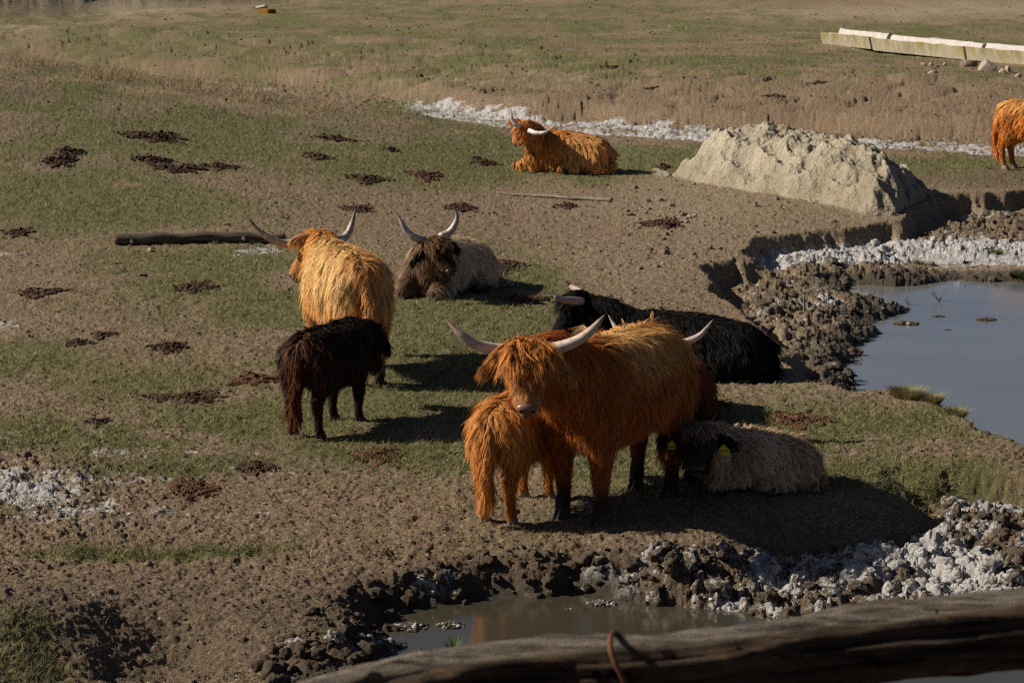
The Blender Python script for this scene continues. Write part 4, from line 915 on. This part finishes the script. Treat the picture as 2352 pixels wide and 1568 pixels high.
# ------------------------------------------------------------------ mound, timber, trough, dung, stones, birds, fence
def build_mound():
    fp = g2([(1530, 396), (1600, 416), (1700, 434), (1800, 450), (1900, 470), (2010, 490), (2100, 494), (2150, 472)]) + [(6.3, 34.8), (5.6, 37.2), (4.0, 38.6), (3.0, 38.4), (2.55, 37.4)]
    x0, x1, y0, y1 = 2.0, 6.6, 31.2, 39.0; nx, ny = 330, 300
    X, Y = np.meshgrid(np.linspace(x0, x1, nx), np.linspace(y0, y1, ny)); x = X.ravel(); y = Y.ravel()
    n1 = fbm(x * 1.5, y * 1.0, 3, 301) - .5; n2 = fbm(x * 5, y * 3, 4, 302) - .5
    sd = sdf(fp, x, y) + .30 * n1 + .12 * n2
    front = ss(35.4, 33.0, y + .5 * (x - 3.5))
    tt_ = np.clip((sd + .02) / 1.15, 0, 1); pr = 1 - (1 - tt_) ** 2.6
    top = np.interp(x, [2.3, 2.6, 3.0, 3.4, 3.9, 4.4, 4.9, 5.4, 5.9, 6.3], [.34, .50, .66, .74, .78, .76, .74, .68, .52, .30])
    rid = np.abs(fbm(x * 2.6 + .8 * y, y * .9, 4, 303) - .5) * 2
    z = top * pr * (1 + .30 * n1) - .45 * rid * pr * (1 - pr) * 2.0 - .10 * rid * pr
    z = z + pr * (.10 * n2 + .13 * (clods(x, y, 2.4, 304) - .4) + .07 * (clods(x, y, 5.2, 309) - .4) + .03 * (clods(x, y, 9, 305) - .3) + .016 * (fbm(x * 16, y * 16, 3, 306) - .5))
    cr, _ = worley(x * 6 + 2 * n2, y * 6, 307)
    z = z - .03 * pr * ss(.55, .8, cr)
    h0 = Hfull(x, y, False); zz = np.where(sd > -.05, h0 + z + .015, h0 - .10)
    i = (np.arange(ny - 1)[:, None] * nx + np.arange(nx - 1)[None]).ravel(); F = np.stack([i, i + 1, i + nx + 1, i + nx], 1)
    F = F[(sd[F] > -.25).any(1)]
    t = np.clip(.5 + 1.2 * n2 + .8 * n1, 0, 1)[:, None]; gr = np.clip(ss(.35, .0, sd) + .4 * ss(.5, .75, rid), 0, 1)[:, None]
    c = np.array([.30, .255, .18]) * (1 - t) + np.array([.50, .445, .34]) * t; c = c * (1 - .45 * gr) + np.array([.27, .22, .15]) * .45 * gr
    m = vcol_mat('pale_clay', .95, .1, nscale=14, namp=.30, bump=(26, 1.0, .07))
    o = npmesh('clay_mound', np.stack([x - .16, y, zz], 1), F, m, col=c)
    tag(o, 'pale eroded clay mound rising behind the muddy bank', 'clay mound')
build_mound()
def bark_mat(name, a, b_, sc_, d=.02, crack=True):
    m, nt, bs = newmat(name); b = NB(nt)
    mp = b.n('ShaderNodeMapping'); mp.inputs['Scale'].default_value = sc_; nt.links.new(b.obj(), mp.inputs['Vector'])
    n = b.noise(1.0, 8, .7, mp.outputs[0], .6); n2 = b.noise(3.5, 6, .7, mp.outputs[0])
    c = b.mix(b.ramp(n, .35, .65), a, b_); c = b.mix(b.ramp(n2, .58, .72), c, tuple(v * .25 for v in a))
    nt.links.new(c, bs.inputs['Base Color']); bs.inputs['Roughness'].default_value = .9; bs.inputs['Specular IOR Level'].default_value = .15
    b.bump(bs, b.m('ADD', n, b.m('MULTIPLY', n2, .7)), 1.0, d); return m
M_LOG = bark_mat('weathered_log', (.16, .13, .10), (.055, .042, .032), (4, 60, 60), .01)
M_CUT = flat_mat('cut_wood', (.42, .33, .23), .8, .1, 40, .35)
M_POLE = bark_mat('grey_pole', (.30, .27, .21), (.16, .14, .10), (4, 70, 70), .006)
def log_thing(name, label, cat, p0, p1, r0, r1, mat, bend, seed, bits=True):
    g = np.random.default_rng(seed); p0 = np.array(p0); p1 = np.array(p1); n = 9
    pts = np.array([p0 + (p1 - p0) * t for t in np.linspace(0, 1, n)]); pts[1:-1, 1] += g.normal(0, bend, n - 2); 
    for i in range(n): pts[i, 2] = gz(pts[i, 0], pts[i, 1]) + r0 * .75 + abs(g.normal(0, bend * .6))
    root = empty(name, tuple(p0)); tag(root, label, cat); off = p0
    rr = np.linspace(r0, r1, n) * g.uniform(.92, 1.08, n)
    V, F, _ = tube(pts - off, rr, 18, 8); V = V + (np.stack([fbm(V[:, 0] * 9, V[:, 1] * 30 + V[:, 2] * 30, 3, seed)] * 3, 1) - .5) * r0 * .25
    npmesh('trunk', V, F, mat, root)
    d = nrm(pts[0] - pts[1]); u = nrm(np.cross(d, [0, 0, 1])); v = np.cross(d, u); c = pts[0] - off + d * .004
    ring = np.array([c] + [c + (u * math.cos(a) + v * math.sin(a)) * rr[0] * .9 for a in np.linspace(0, 6.283, 19)[:-1]])
    npmesh('cut_end', ring, np.array([(0, 1 + (a + 1) % 18, 1 + a) for a in range(18)]), M_CUT, root, smooth=False)
    for k in (.09, .75) if bits else (.55,):
        c = p0 + (p1 - p0) * k - off; c[2] = pts[int(k * (n - 1))][2] - off[2]
        V, F, _ = tube([c, c + [.02, -r0 * 1.0, -.2 * r0], c + [.04, -r0 * 1.5, -.5 * r0]], [r0 * .45, r0 * .35, r0 * .2], 10, 4); npmesh('branch_stub', V, F, mat, root)
log_thing('log', 'thick weathered log lying on bare earth left of the golden cow', 'log', gfix(266, 562), gfix(655, 560), .070, .055, M_LOG, .02, 5)
log_thing('pole', 'thin grey pole lying on the ground in front of the far cow', 'pole', gfix(1406, 464), gfix(1143, 447), .030, .014, M_POLE, .012, 6, False)

# concrete trough
def build_trough():
    m, nt, bs = newmat('stained_concrete'); b = NB(nt)
    st = b.sep(b.attr('Col')[0]); n = b.noise(2.2, 5); n3 = b.noise(9, 5)
    mp = b.n('ShaderNodeMapping'); mp.inputs['Scale'].default_value = (2.5, 2.5, .25); nt.links.new(b.obj(), mp.inputs['Vector']); dr = b.noise(1.5, 5, .7, mp.outputs[0])
    c = b.mix(b.ramp(n3, .3, .7), (.30, .27, .20), (.42, .39, .31)); c = b.mix(b.m('MULTIPLY', st[0], b.ramp(dr, .42, .58)), c, (.26, .185, .03))
    c = b.mix(st[1], c, b.mix(b.ramp(n3, .3, .7), (.40, .36, .33), (.55, .51, .48))); nt.links.new(c, bs.inputs['Base Color']); bs.inputs['Roughness'].default_value = .9; b.bump(bs, n3, .4, .02)
    md = flat_mat('joint_dark', (.07, .06, .045), .95, .1, 8, .5)  # dark bands bridging the gaps between trough sections
    a = gfix(1884, 102); e = gfix(2352, 150); d = nrm((e - a)[:2]); Lf = np.linalg.norm((e - a)[:2]) * 1.5
    d3 = np.array([d[0], d[1], 0]); nv = np.array([-d[1], d[0], 0.0]);
    if nv[1] < 0: nv = -nv
    root = empty('trough', tuple(a)); tag(root, 'long low concrete feeding trough with yellow stains at the top right', 'trough')
    ln = np.linalg.norm((e - a)[:2]); s1_, s2_ = [float((gfix(px_, py_) - a)[:2] @ d) / ln for px_, py_ in ((2036, 120), (2240, 140))]; cuts = [0.0, s1_, s2_, s2_ * 2 - s1_ + .02, 1.55]
    prof = [(.10, 0), (0, .36), (.09, .36), (.18, .12), (.56, .12), (.70, .44), (.79, .44), (.70, 0)]
    g = np.random.default_rng(3)
    def at(s, jy): p = a + d3 * s; z = a[2] + (e[2] - a[2]) * s / ln; return np.array([p[0], p[1], z - .03 + jy]) - a
    for k in range(4):
        s0, s1 = cuts[k] * ln, cuts[k + 1] * ln - .10; n = 14; V = []; C = []; jz = g.normal(0, .015)
        for i in range(n):
            s = s0 + (s1 - s0) * i / (n - 1); o = at(s, jz)
            for j, (w_, h_) in enumerate(prof):
                ww = w_ + g.normal(0, .008); V.append(o + nv * ww + np.array([0, 0, h_ + (g.normal(0, .012) if h_ > .3 else 0)]))
                C.append((1.0 if j == 1 else .25 if j == 0 else 0, 1.0 if j in (3, 4, 5) else (.8 if j in (2, 6) else 0), 0))
        q = len(prof); F = np.array([(i * q + j, i * q + (j + 1) % q, (i + 1) * q + (j + 1) % q, (i + 1) * q + j) for i in range(n - 1) for j in range(q)])
        caps = np.array([list(range(q))[::-1], [(n - 1) * q + j for j in range(q)]])
        V = np.array(V); npmesh('trough_section', V, [F, caps], m, root, col=np.array(C), smooth=False)
        if k < 3:
            V = []; 
            for i, s in enumerate((s1 - .02, s1 + .12)):
                o = at(s, jz)
                for (w_, h_) in prof: V.append(o + nv * (w_ + (.02 if w_ < .4 else -.02)) + np.array([0, 0, h_ * .97]))
            F = np.array([(j, (j + 1) % q, q + (j + 1) % q, q + j) for j in range(q)]); npmesh('joint', np.array(V), F, md, root, smooth=False)
    return a, d3, ln
build_trough()

# dung
M_DUNG = vcol_mat('dung', .9, .15, nscale=50, namp=.4)
DUNG = [(432, 915, 84, 13, 'long dark dung patch left of the dark calf, lowest of the two long ones'), (442, 1130, 56, 20, 'broad red brown dung heap beside the white salt at the lower left'),
 (592, 1076, 46, 13, 'nearly black dung pile on bare earth below the dark calf'), (96, 672, 54, 9, 'flat dark dung patch near the left edge below the log'), (450, 661, 46, 13, 'loose dung patch in the grass between the log and the dark calf'),
 (138, 371, 40, 16, 'high dark dung heap on the left slope'), (160, 350, 34, 8, 'small dung pile touching the top of the high heap on the left slope'), (355, 316, 76, 11, 'long dark dung streak highest on the green slope'),
 (347, 368, 50, 7, 'flat dung pad on the slope right of the high dark heap'), (405, 388, 70, 10, 'crumbly dung scatter just below the flat dung pad on the slope'), (505, 384, 45, 7, 'loose dung scatter at the right end of the slope group'),
 (1150, 612, 52, 34, 'wide scatter of brown dung right of the brindled cow'), (1205, 690, 52, 12, 'dung scatter in front of the black cow face'), (845, 413, 48, 9, 'dung patch above the golden cow horns on the slope'), (980, 405, 38, 13, 'reddish dung patch left of the far cow'),
 (820, 481, 34, 8, 'dung behind the right horn of the golden cow'), (1060, 478, 34, 8, 'dung behind the right horn of the brindled cow'), (1826, 966, 72, 17, 'red brown dung heap on the grass right of the black cow'), (872, 1048, 56, 18, 'thin reddish dung spread left of the orange calf'),
 (585, 873, 56, 13, 'reddish dung scatter touching the dark calf on its left'), (1522, 515, 46, 10, 'dung clumps on bare earth below the clay mound'), (1300, 474, 25, 5, 'small dark dung just under the thin pole'), (897, 345, 20, 4, 'small black dung dot in the green grass'),
 (770, 320, 52, 4, 'thin long dung line above the small black dot'), (1110, 374, 32, 7, 'dung beside the chest of the far cow'), (40, 536, 36, 8, 'dung at the left edge level with the log'), (212, 236, 14, 9, 'round dark dung lump on the crest at upper left'),
 (60, 232, 26, 7, 'dung crumbs left of the round lump on the crest'), (1522, 386, 16, 6, 'single dark cow pat at the foot of the clay mound'), (180, 789, 30, 8, 'small dark dung lump far left below the flat patch'), (238, 770, 26, 8, 'dung lump up and right of the small far left lump'),
 (388, 800, 42, 12, 'dung patch left of the dark calf, highest near it'), (224, 971, 26, 7, 'small dung pad left of the long dark patch, below it'), (1780, 236, 28, 4, 'flat dung above the top of the clay mound'), (1495, 212, 16, 3, 'dung dot in the far field above the salt strip'),
 (1405, 160, 16, 3, 'dung dot in the far field, uppermost of the middle ones'), (1880, 199, 16, 3, 'far dung dot right of the mound top'), (730, 361, 36, 6, 'faint dung smear between slope group and far cow'), (2350, 1005, 1, 1, None)]
def build_dung():
    g = np.random.default_rng(77)
    for (px, py, rx, ry, lb) in DUNG:
        if lb is None: continue
        c = gfix(px, py); e = gfix(px + rx, py); f = gfix(px, py - ry); RX = abs(e[0] - c[0]); RY = min(abs(f[1] - c[1]), 2.4 * RX) 
        sc_ = max(.7, min(2.2, c[1] / 16)); n = int(np.clip(RX * RY * 3.14 / (.012 * sc_) ** 2 * .5, 60, 1500))
        a = g.uniform(0, 6.28, n); r = g.random(n) ** .62; wob = 1 + .35 * np.sin(a * 3 + g.uniform(0, 6)) + .2 * np.sin(a * 7)
        x = c[0] + np.cos(a) * r * RX * wob; y = c[1] + np.sin(a) * r * RY * wob
        R = (.006 + .013 * g.random(n) ** 2) * sc_ * (1.15 - .5 * r); z = Hfull(x, y) + R * .3 + (.016 * sc_ * (1 - r) * g.random(n)) * (2.2 if 'high' in lb or 'round' in lb else 1)
        col = np.array([.060, .034, .021]) * g.uniform(.4, 1.9, (n, 1)); 
        if 'red' in lb: col = col * [1.35, 1.15, 1.0]
        P = np.stack([x, y, z], 1) - c
        V, F, C = lumps(P, R, .3, flat=.75, g=g, col=col)
        th = np.linspace(0, 6.283, 33)[:-1]; wb = 1 + .35 * np.sin(th * 3) + .2 * np.sin(th * 7); pad = [np.array([[c[0], c[1]]])]
        for q_ in np.linspace(.15, .9, 7): pad.append(np.stack([c[0] + np.cos(th) * q_ * RX * wb, c[1] + np.sin(th) * q_ * RY * wb], 1))
        pad = np.concatenate(pad); ph = Hfull(pad[:, 0], pad[:, 1]) + .004 + .012 * sc_ * fbm(pad[:, 0] * 30, pad[:, 1] * 30, 2, 9); ph[-32:] -= .02 * sc_
        pv_ = np.stack([pad[:, 0], pad[:, 1], ph], 1) - c; pf = [(0, 1 + j, 1 + (j + 1) % 32) for j in range(32)]
        for r_ in range(6):
            for j in range(32): a0, b0 = 1 + r_ * 32 + j, 1 + r_ * 32 + (j + 1) % 32; pf += [(a0, a0 + 32, b0 + 32), (a0, b0 + 32, b0)]
        V, F, C = merge([(pv_, np.array(pf), np.tile(col.mean(0), (len(pv_), 1))), (V, F, C)]); F = F[0]
        o = npmesh('dung_pile', V, F, M_DUNG, col=C, smooth=False); o.location = c
        tag(o, lb, 'dung', 'dung piles on the pasture')
build_dung()

# stones
def stone(name, px, py, r, col, label, cat, group=None, flat=.7, seed=1, box=False):
    g = np.random.default_rng(seed); c = gfix(px, py)
    b = bmesh.new(); bmesh.ops.create_icosphere(b, subdivisions=3, radius=1); V = np.array([v.co[:] for v in b.verts]); F = np.array([[v.index for v in f.verts] for f in b.faces]); b.free()
    pl = nrm(g.normal(0, 1, (7, 3))); 
    if box: V = np.sign(V) * np.abs(V) ** .38; V /= np.abs(V).max(); pl = []
    for q in pl:
        d = V @ q; ex = np.clip(d - (.48 if name == 'rock' else .6), 0, None); V = V - ex[:, None] * q * .9
    V = V * (1 + .12 * (fbm(V[:, 0] * 2 + seed, V[:, 1] * 2 + V[:, 2], 3, seed)[:, None] - .5)) * np.array([1.15, .8, flat]) * r
    V[:, 2] += r * flat * .55
    m = flat_mat(name + '_surface', col, .95, .1, 30 / max(r * 10, 1), .35, bump=(40, .5, .01))
    o = npmesh(name, V, F, m, smooth=False); o.location = c; o.rotation_euler = (0, 0, g.uniform(0, 3)); tag(o, label, cat, group)
ST = [(2121, 153, .13, 'small round stone nearest the trough joint, leftmost of the row'), (2140, 152, .12, 'flat whitish stone second in the row below the trough'), (2170, 152, .11, 'small tan stone third in the row below the trough'),
      (2224, 156, .26, 'brownish rock in front of the second trough joint'), (2265, 163, .30, 'pointed pale rock below the trough, largest of the stones'), (2303, 170, .15, 'upright small pale stone right of the pointed rock'),
      (2315, 166, .17, 'tilted pale stone touching the upright small one'), (2141, 176, .17, 'lone flat pale stone on the grass below the row'), (1939, 182, .09, 'tiny white stone far left of the trough stones'), (2338, 181, .15, 'pale pink stone at the right edge of the picture')]
for i, (px, py, r, lb) in enumerate(ST): stone('stone', px, py, r * .8, (.46, .37, .28) if i != 3 else (.26, .20, .15), lb, 'stone', 'stones below the trough', .75, 40 + i)
stone('stone', 344, 577, .040, (.36, .30, .20), 'smooth tan stone below the log', 'stone', None, .8, 61)
stone('stone', 521, 519, .042, (.34, .27, .19), 'brown stone in the bare earth above the log', 'stone', None, .8, 62)
stone('stone', 329, 634, .050, (.26, .16, .10), 'reddish flat stone in the grass between the log and the dung', 'stone', None, .45, 63)
stone('rock', 614, 37, .30, (.27, .125, .018), 'orange lichen covered square rock far off at the top', 'rock', None, .62, 64, box=True)
stone('rock', 599, 24, .36, (.62, .58, .50), 'white rock up and left of the orange rock', 'rock', None, .5, 65)
stone('rock', 632, 6, .40, (.22, .16, .03), 'dark mustard rock at the top edge of the picture', 'rock', None, .9, 66)

# mud islands
def island(px, py, rx, ry, z, label, seed, salt=0.0):
    g = np.random.default_rng(seed); c = GP(px, py, z); RX = rx / FPX * c[1]; n = 80
    a = g.uniform(0, 6.28, n); r = g.random(n) ** .6; x = np.cos(a) * r * RX; y = np.sin(a) * r * RX * ry; R = (.07 + .22 * g.random(n)) * RX * (1.1 - .6 * r)
    P = np.stack([x, y, R * .15 + RX * .10 * (1 - r)], 1); s = (g.random((n, 1)) < salt)
    col = np.where(s, np.array([.26, .24, .21]), np.array([.05, .042, .034])) * g.uniform(.6, 1.4, (n, 1))
    col = np.concatenate([s * .55 + 0 * col[:, :1], col[:, 1:2], np.full((n, 1), .8)], 1); V, F, C = lumps(P, R, .28, IV2, IF2, .55, g=g, col=col); o = npmesh('mud_island', V, F, M_CLOD, col=C, smooth=True); o.location = c; tag(o, label, 'mud lump')
for i, q in enumerate([(2080, 744, 30, .9, ZP, 'largest dark mud lump standing in the pond'), (2266, 735, 26, .7, ZP, 'flat mud lump far right in the pond'), (2156, 727, 16, .7, ZP, 'thin mud lump right above the largest one in the pond'),
        (2176, 758, 9, .8, ZP, 'small pointed mud lump right below the largest one'), (1994, 688, 34, 1.0, ZP, 'mud spit reaching into the pond from the clods'), (1962, 786, 22, .8, ZP, 'mud lump close to the left shore of the pond'), (1968, 836, 12, .8, ZP, 'small mud lump above the wagtail on the near shore'),
        (942, 1440, 44, .9, ZQ, 'crusted mud island at the left end of the puddle', .45), (1036, 1436, 34, .9, ZQ, 'crusted mud island second from the left in the puddle', .4), (905, 1484, 30, .7, ZQ, 'wet dark mud lump below the left puddle island', .1),
        (962, 1492, 12, .8, ZQ, 'tiny mud lump alone in the puddle near the rail', .2), (1382, 1386, 34, .9, ZQ, 'salty mud lump off the back shore of the puddle', .5), (1310, 1398, 12, .8, ZQ, 'little mud crumb left of the salty lump in the puddle', .2)]):
    island(*q[:5], q[5], 500 + i, q[6] if len(q) > 6 else .05)

# tussocks
def tussock(px, py, z, r, h, n, c1, c2, label, seed):
    g = np.random.default_rng(seed); c = GP(px, py, z); c[2] = max(z, gz(c[0], c[1])); a = g.uniform(0, 6.28, n); q = g.random(n) ** .6 * r * .55
    P = np.stack([np.cos(a) * q, np.sin(a) * q, np.full(n, -.01)], 1); hh = g.uniform(.5, 1.1, n) * h; le = q / (r * .55) * 1.1 + .1
    w_ = g.uniform(.004, .008, n) * max(1, c[1] / 18); W = np.stack([-np.sin(a), np.cos(a), 0 * a], 1) * (w_ / 2)[:, None]
    D = np.stack([np.cos(a) * le * hh * .7, np.sin(a) * le * hh * .7, hh], 1)
    V = np.stack([P - W, P + W, P + D * .55 + W * .8, P + D * .55 - W * .8, P + D * [1.4, 1.4, .9]], 1).reshape(-1, 3); b = (np.arange(n) * 5)[:, None]
    u = g.random((n, 1)); C = np.repeat(np.array(c1) * (1 - u) + np.array(c2) * u, 5, 0)
    o = npmesh('grass_tussock', V, [np.concatenate([b, b + 1, b + 2, b + 3], 1), np.concatenate([b + 3, b + 2, b + 4], 1)], M_GRASS, col=C); o.location = c; tag(o, label, 'grass tussock')
GG = ((.05, .10, .02), (.12, .18, .04)); DG = ((.30, .24, .11), (.20, .19, .07))
tussock(2104, 618, ZP + .03, .10, .085, 420, *GG, 'small green tussock on the wet mud, leftmost of three by the salt', 1)
tussock(2281, 605, ZP + .03, .11, .11, 520, *GG, 'green tussock by the salt crust left of the one at the edge', 2)
tussock(2350, 640, ZP + .02, .17, .12, 620, *GG, 'green tussock standing in the pond at the right edge', 3)
tussock(2085, 930, -.05, .22, .10, 900, *DG, 'yellowed grass tussock on the near pond bank', 4)
tussock(2140, 950, -.08, .12, .09, 500, *DG, 'drooping dry tussock at the bank step over the pond', 6)
tussock(2198, 982, -.08, .12, .08, 420, *DG, 'straw coloured tussock lowest on the near pond bank', 5)
tussock(1042, 1488, ZQ, .07, .07, 60, *GG, 'few green blades standing in the puddle', 7)
# stake and twigs
c = gfix(1846, 742); V, F, _ = tube([(0, 0, -.05), (.004, 0, .12), (-.004, 0, .30)], [.016, .014, .010], 8, 3)
o = npmesh('stake', V, F, M_POLE); o.location = c; tag(o, 'short wooden stake stuck upright in the mud clods', 'stake')
def twig(px, py, label, seed):
    g = np.random.default_rng(seed); c = GP(px, py, ZP); parts = []
    for k in range(9):
        a = g.uniform(0, 6.28); r = g.uniform(.05, .14); h_ = g.uniform(.06, .18)
        v, f, _ = tube([(0, 0, 0), (math.cos(a) * r * .5, math.sin(a) * r * .5, h_ * .6), (math.cos(a) * r, math.sin(a) * r, h_)], [.004, .003, .0015], 5, 3); parts.append((v, f, None))
    V, F, _ = merge(parts); o = npmesh('dead_twigs', V, F, M_POLE); o.location = c; tag(o, label, 'twigs')
twig(2156, 692, 'dead twiggy weed rising from the pond, right one', 4); twig(2086, 700, 'dead weed sprig in the pond left of the taller twigs', 5)

# wagtails
def wagtail(px, py, z, yaw, label, s=1.0, ground=None):
    c = GP(px, py, z); c[2] = ground if ground is not None else max(z, gz(c[0], c[1])); root = empty('wagtail', tuple(c), yaw); tag(root, label, 'bird')
    mg = flat_mat('grey_feathers', (.10, .105, .11), .8, .2); mk = flat_mat('black_feathers', (.012, .012, .013), .7, .2); mw = flat_mat('white_feathers', (.75, .75, .73), .8, .2)
    b = bmesh.new(); balls(b, [((.025 * s, 0, .052 * s), (.022 * s, .018 * s, .022 * s)), ((-.01 * s, 0, .052 * s), (.026 * s, .02 * s, .02 * s)), ((-.04 * s, 0, .056 * s), (.012 * s, .01 * s, .009 * s))]); balls(b, [((.025 * s, 0, .055 * s), .016 * s), ((.036 * s, 0, .082 * s), .0145 * s)])
    me = remeshed(b, .003, 3); me.name = 'body'; me.materials.append(mg); o = bpy.data.objects.new('body', me); sc.collection.objects.link(o); o.parent = root
    for nm_, cc, rr, mm in (('face', (.041, 0, .084), (.011, .0135, .011), mw), ('bib', (.034, 0, .060), (.017, .0165, .017), mk), ('cap', (.030, 0, .092), (.010, .011, .006), mk), ('belly', (.0, 0, .042), (.024, .017, .013), mw)):
        v, f, _ = ellip(np.array(cc) * s, np.eye(3), np.array(rr) * s); npmesh(nm_, v, f, mm, root)
    for nm_, pts, rr, mm in (('tail', [(-.045, 0, .058), (-.08, 0, .060), (-.125, 0, .064)], [.006, .006, .004], mk), ('beak', [(.050, 0, .082), (.058, 0, .081), (.065, 0, .080)], [.003, .002, .0007], mk),
                             ('leg', [(.0, .008, .038), (-.003, .009, .02), (.004, .009, 0)], [.0022, .0016, .0016], mk), ('leg', [(.008, -.008, .038), (.006, -.009, .02), (.012, -.009, 0)], [.0022, .0016, .0016], mk), ('wing', [(.02, .018, .06), (-.02, .02, .058), (-.06, .008, .06)], [.006, .008, .003], mg), ('wing', [(.02, -.018, .06), (-.02, -.02, .058), (-.06, -.008, .06)], [.006, .008, .003], mg)):
        v, f, _ = tube(np.array(pts) * s, np.array(rr) * s, 8, 3); npmesh(nm_, v, f, mm, root)
wagtail(2219, 620, ZP + .03, rad(205), 'white faced wagtail with black bib walking on the wet mud by the pond', .95)
island(1954, 884, 20, .9, ZP, 'dark mud lump at the near pond shore under the grey wagtail', 640)
wagtail(1951, 882, ZP, rad(60), 'grey wagtail perched on a mud lump at the near pond shore', .8, ground=ZP + .035)
# feather
c = gfix(1590, 499); v, f, _ = ellip((0, 0, .02), np.eye(3), (.075, .03, .012)); o = npmesh('white_scrap', v * [1, 1, 1] + np.sin(v[:, :1] * 60) * .006, f, flat_mat('scrap', (.6, .6, .62), .8, .2)); o.location = c
tag(o, 'pale scrap of feathers lying on bare earth below the mound', 'scrap')

# fence in front
def build_fence():
    m, nt, bs = newmat('weathered_rail'); b = NB(nt)
    mp = b.n('ShaderNodeMapping'); mp.inputs['Scale'].default_value = (1.6, 26, 26); nt.links.new(b.obj(), mp.inputs['Vector'])
    n = b.noise(1.0, 8, .65, mp.outputs[0], .4); n2 = b.noise(2.6, 6, .7, mp.outputs[0], .8); n3 = b.noise(14, 5, .7)
    up = b.sep(b.n('ShaderNodeNewGeometry').outputs['Normal'])
    c = b.mix(b.ramp(n, .38, .62), (.15, .105, .072), (.022, .015, .011)); c = b.mix(b.m('MULTIPLY', b.ramp(n3, .58, .70), b.ramp(n2, .45, .6)), c, (.30, .17, .085))
    c = b.mix(b.m('MULTIPLY', b.sep(b.attr('Col')[0])[0], b.ramp(n2, .36, .56)), c, (.36, .31, .255)); nt.links.new(c, bs.inputs['Base Color']); bs.inputs['Roughness'].default_value = .9; bs.inputs['Specular IOR Level'].default_value = .12  # sunlight on the rail top is mixed into the wood colour
    b.bump(bs, b.m('ADD', n, n2), 1.0, .06)
    root = empty('fence', (0, 4.5, gz(0, 4.5))); tag(root, 'weathered wooden fence rail with a rusty tie close to the camera', 'fence'); off = np.array(root.location)
    L = [(100, 1880, 215), (450, 1745, 200), (700, 1655, 175), (900, 1600, 172), (1050, 1572, 172), (1250, 1553, 178), (1410, 1545, 182), (1600, 1532, 180), (1800, 1508, 180), (2000, 1482, 182), (2200, 1462, 190), (2400, 1445, 200), (2700, 1425, 205), (3200, 1400, 210)]
    pts = []; rr = []
    for px, cy_, th in L:
        p = AT(px, cy_, 4.5 + .10 * (px - 1200) / 1200); pts.append(p - off); rr.append(th / 2 / FPX * 4.62)
    V, F, _ = tube(pts, rr, 48, 26); P = np.array(pts)
    cz = np.interp(V[:, 0], P[:, 0], P[:, 2]); cyv = np.interp(V[:, 0], P[:, 0], P[:, 1]); rv = np.interp(V[:, 0], P[:, 0], rr); ang = np.arctan2(V[:, 2] - cz, V[:, 1] - cyv)
    dn = .016 * (fbm(V[:, 0] * 3, ang * 2.2, 4, 401) - .5) * 2 + .010 * (fbm(V[:, 0] * 7, ang * 7, 4, 402) - .5) * 2
    gr = ss(.12, .0, np.abs(np.sin(ang * 1.0) + .28 + .25 * (fbm(V[:, 0] * 2, V[:, 0] * 0, 2, 404) - .5)) ) * (np.cos(ang) < 0) * ss(.42, .6, fbm(V[:, 0] * 1.6, V[:, 0] * 0 + 3, 2, 405)); dn = dn - .016 * gr
    dn = dn - .011 * ss(.50, .60, fbm(V[:, 0] * 1.3, ang * 5.5, 4, 406)) - .007 * ss(.52, .60, fbm(V[:, 0] * 3, ang * 12, 3, 407))
    rad_ = np.stack([0 * ang, np.cos(ang), np.sin(ang)], 1); V = V + rad_ * dn[:, None]
    tp = ss(.72, .93, np.sin(ang) + .1 * (fbm(V[:, 0] * 5, V[:, 0] * 0, 3, 403) - .5))  # mask of the rail's sunlit top, painted in as a paler band
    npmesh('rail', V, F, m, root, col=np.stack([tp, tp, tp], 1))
    for x_ in (-1.62, 2.05):
        zt = np.interp(x_, P[:, 0], P[:, 2]) + off[2]; zg = gz(x_, 4.62)
        v, f, _ = tube([(x_, 4.72, zg - .3), (x_ + .01, 4.72, (zg + zt) / 2), (x_, 4.73, zt + .06)], [.07, .065, .06], 18, 8); npmesh('post', v - off, f, m, root, col=np.full((len(v), 3), .3))
    mr = flat_mat('rusty_iron', (.16, .060, .030), .8, .3, 60, .5, bump=(120, .5, .002))
    q = lambda px, py, y: AT(px, py, y) - off
    V, F, _ = tube([q(1425, 1461, 4.68), q(1412, 1452, 4.56), q(1403, 1462, 4.46), q(1402, 1490, 4.415), q(1412, 1520, 4.40), q(1428, 1552, 4.40), q(1444, 1590, 4.41), q(1462, 1640, 4.47)], [.0052] * 8, 12, 7)
    npmesh('rusty_tie', V, F, mr, root)
build_fence()
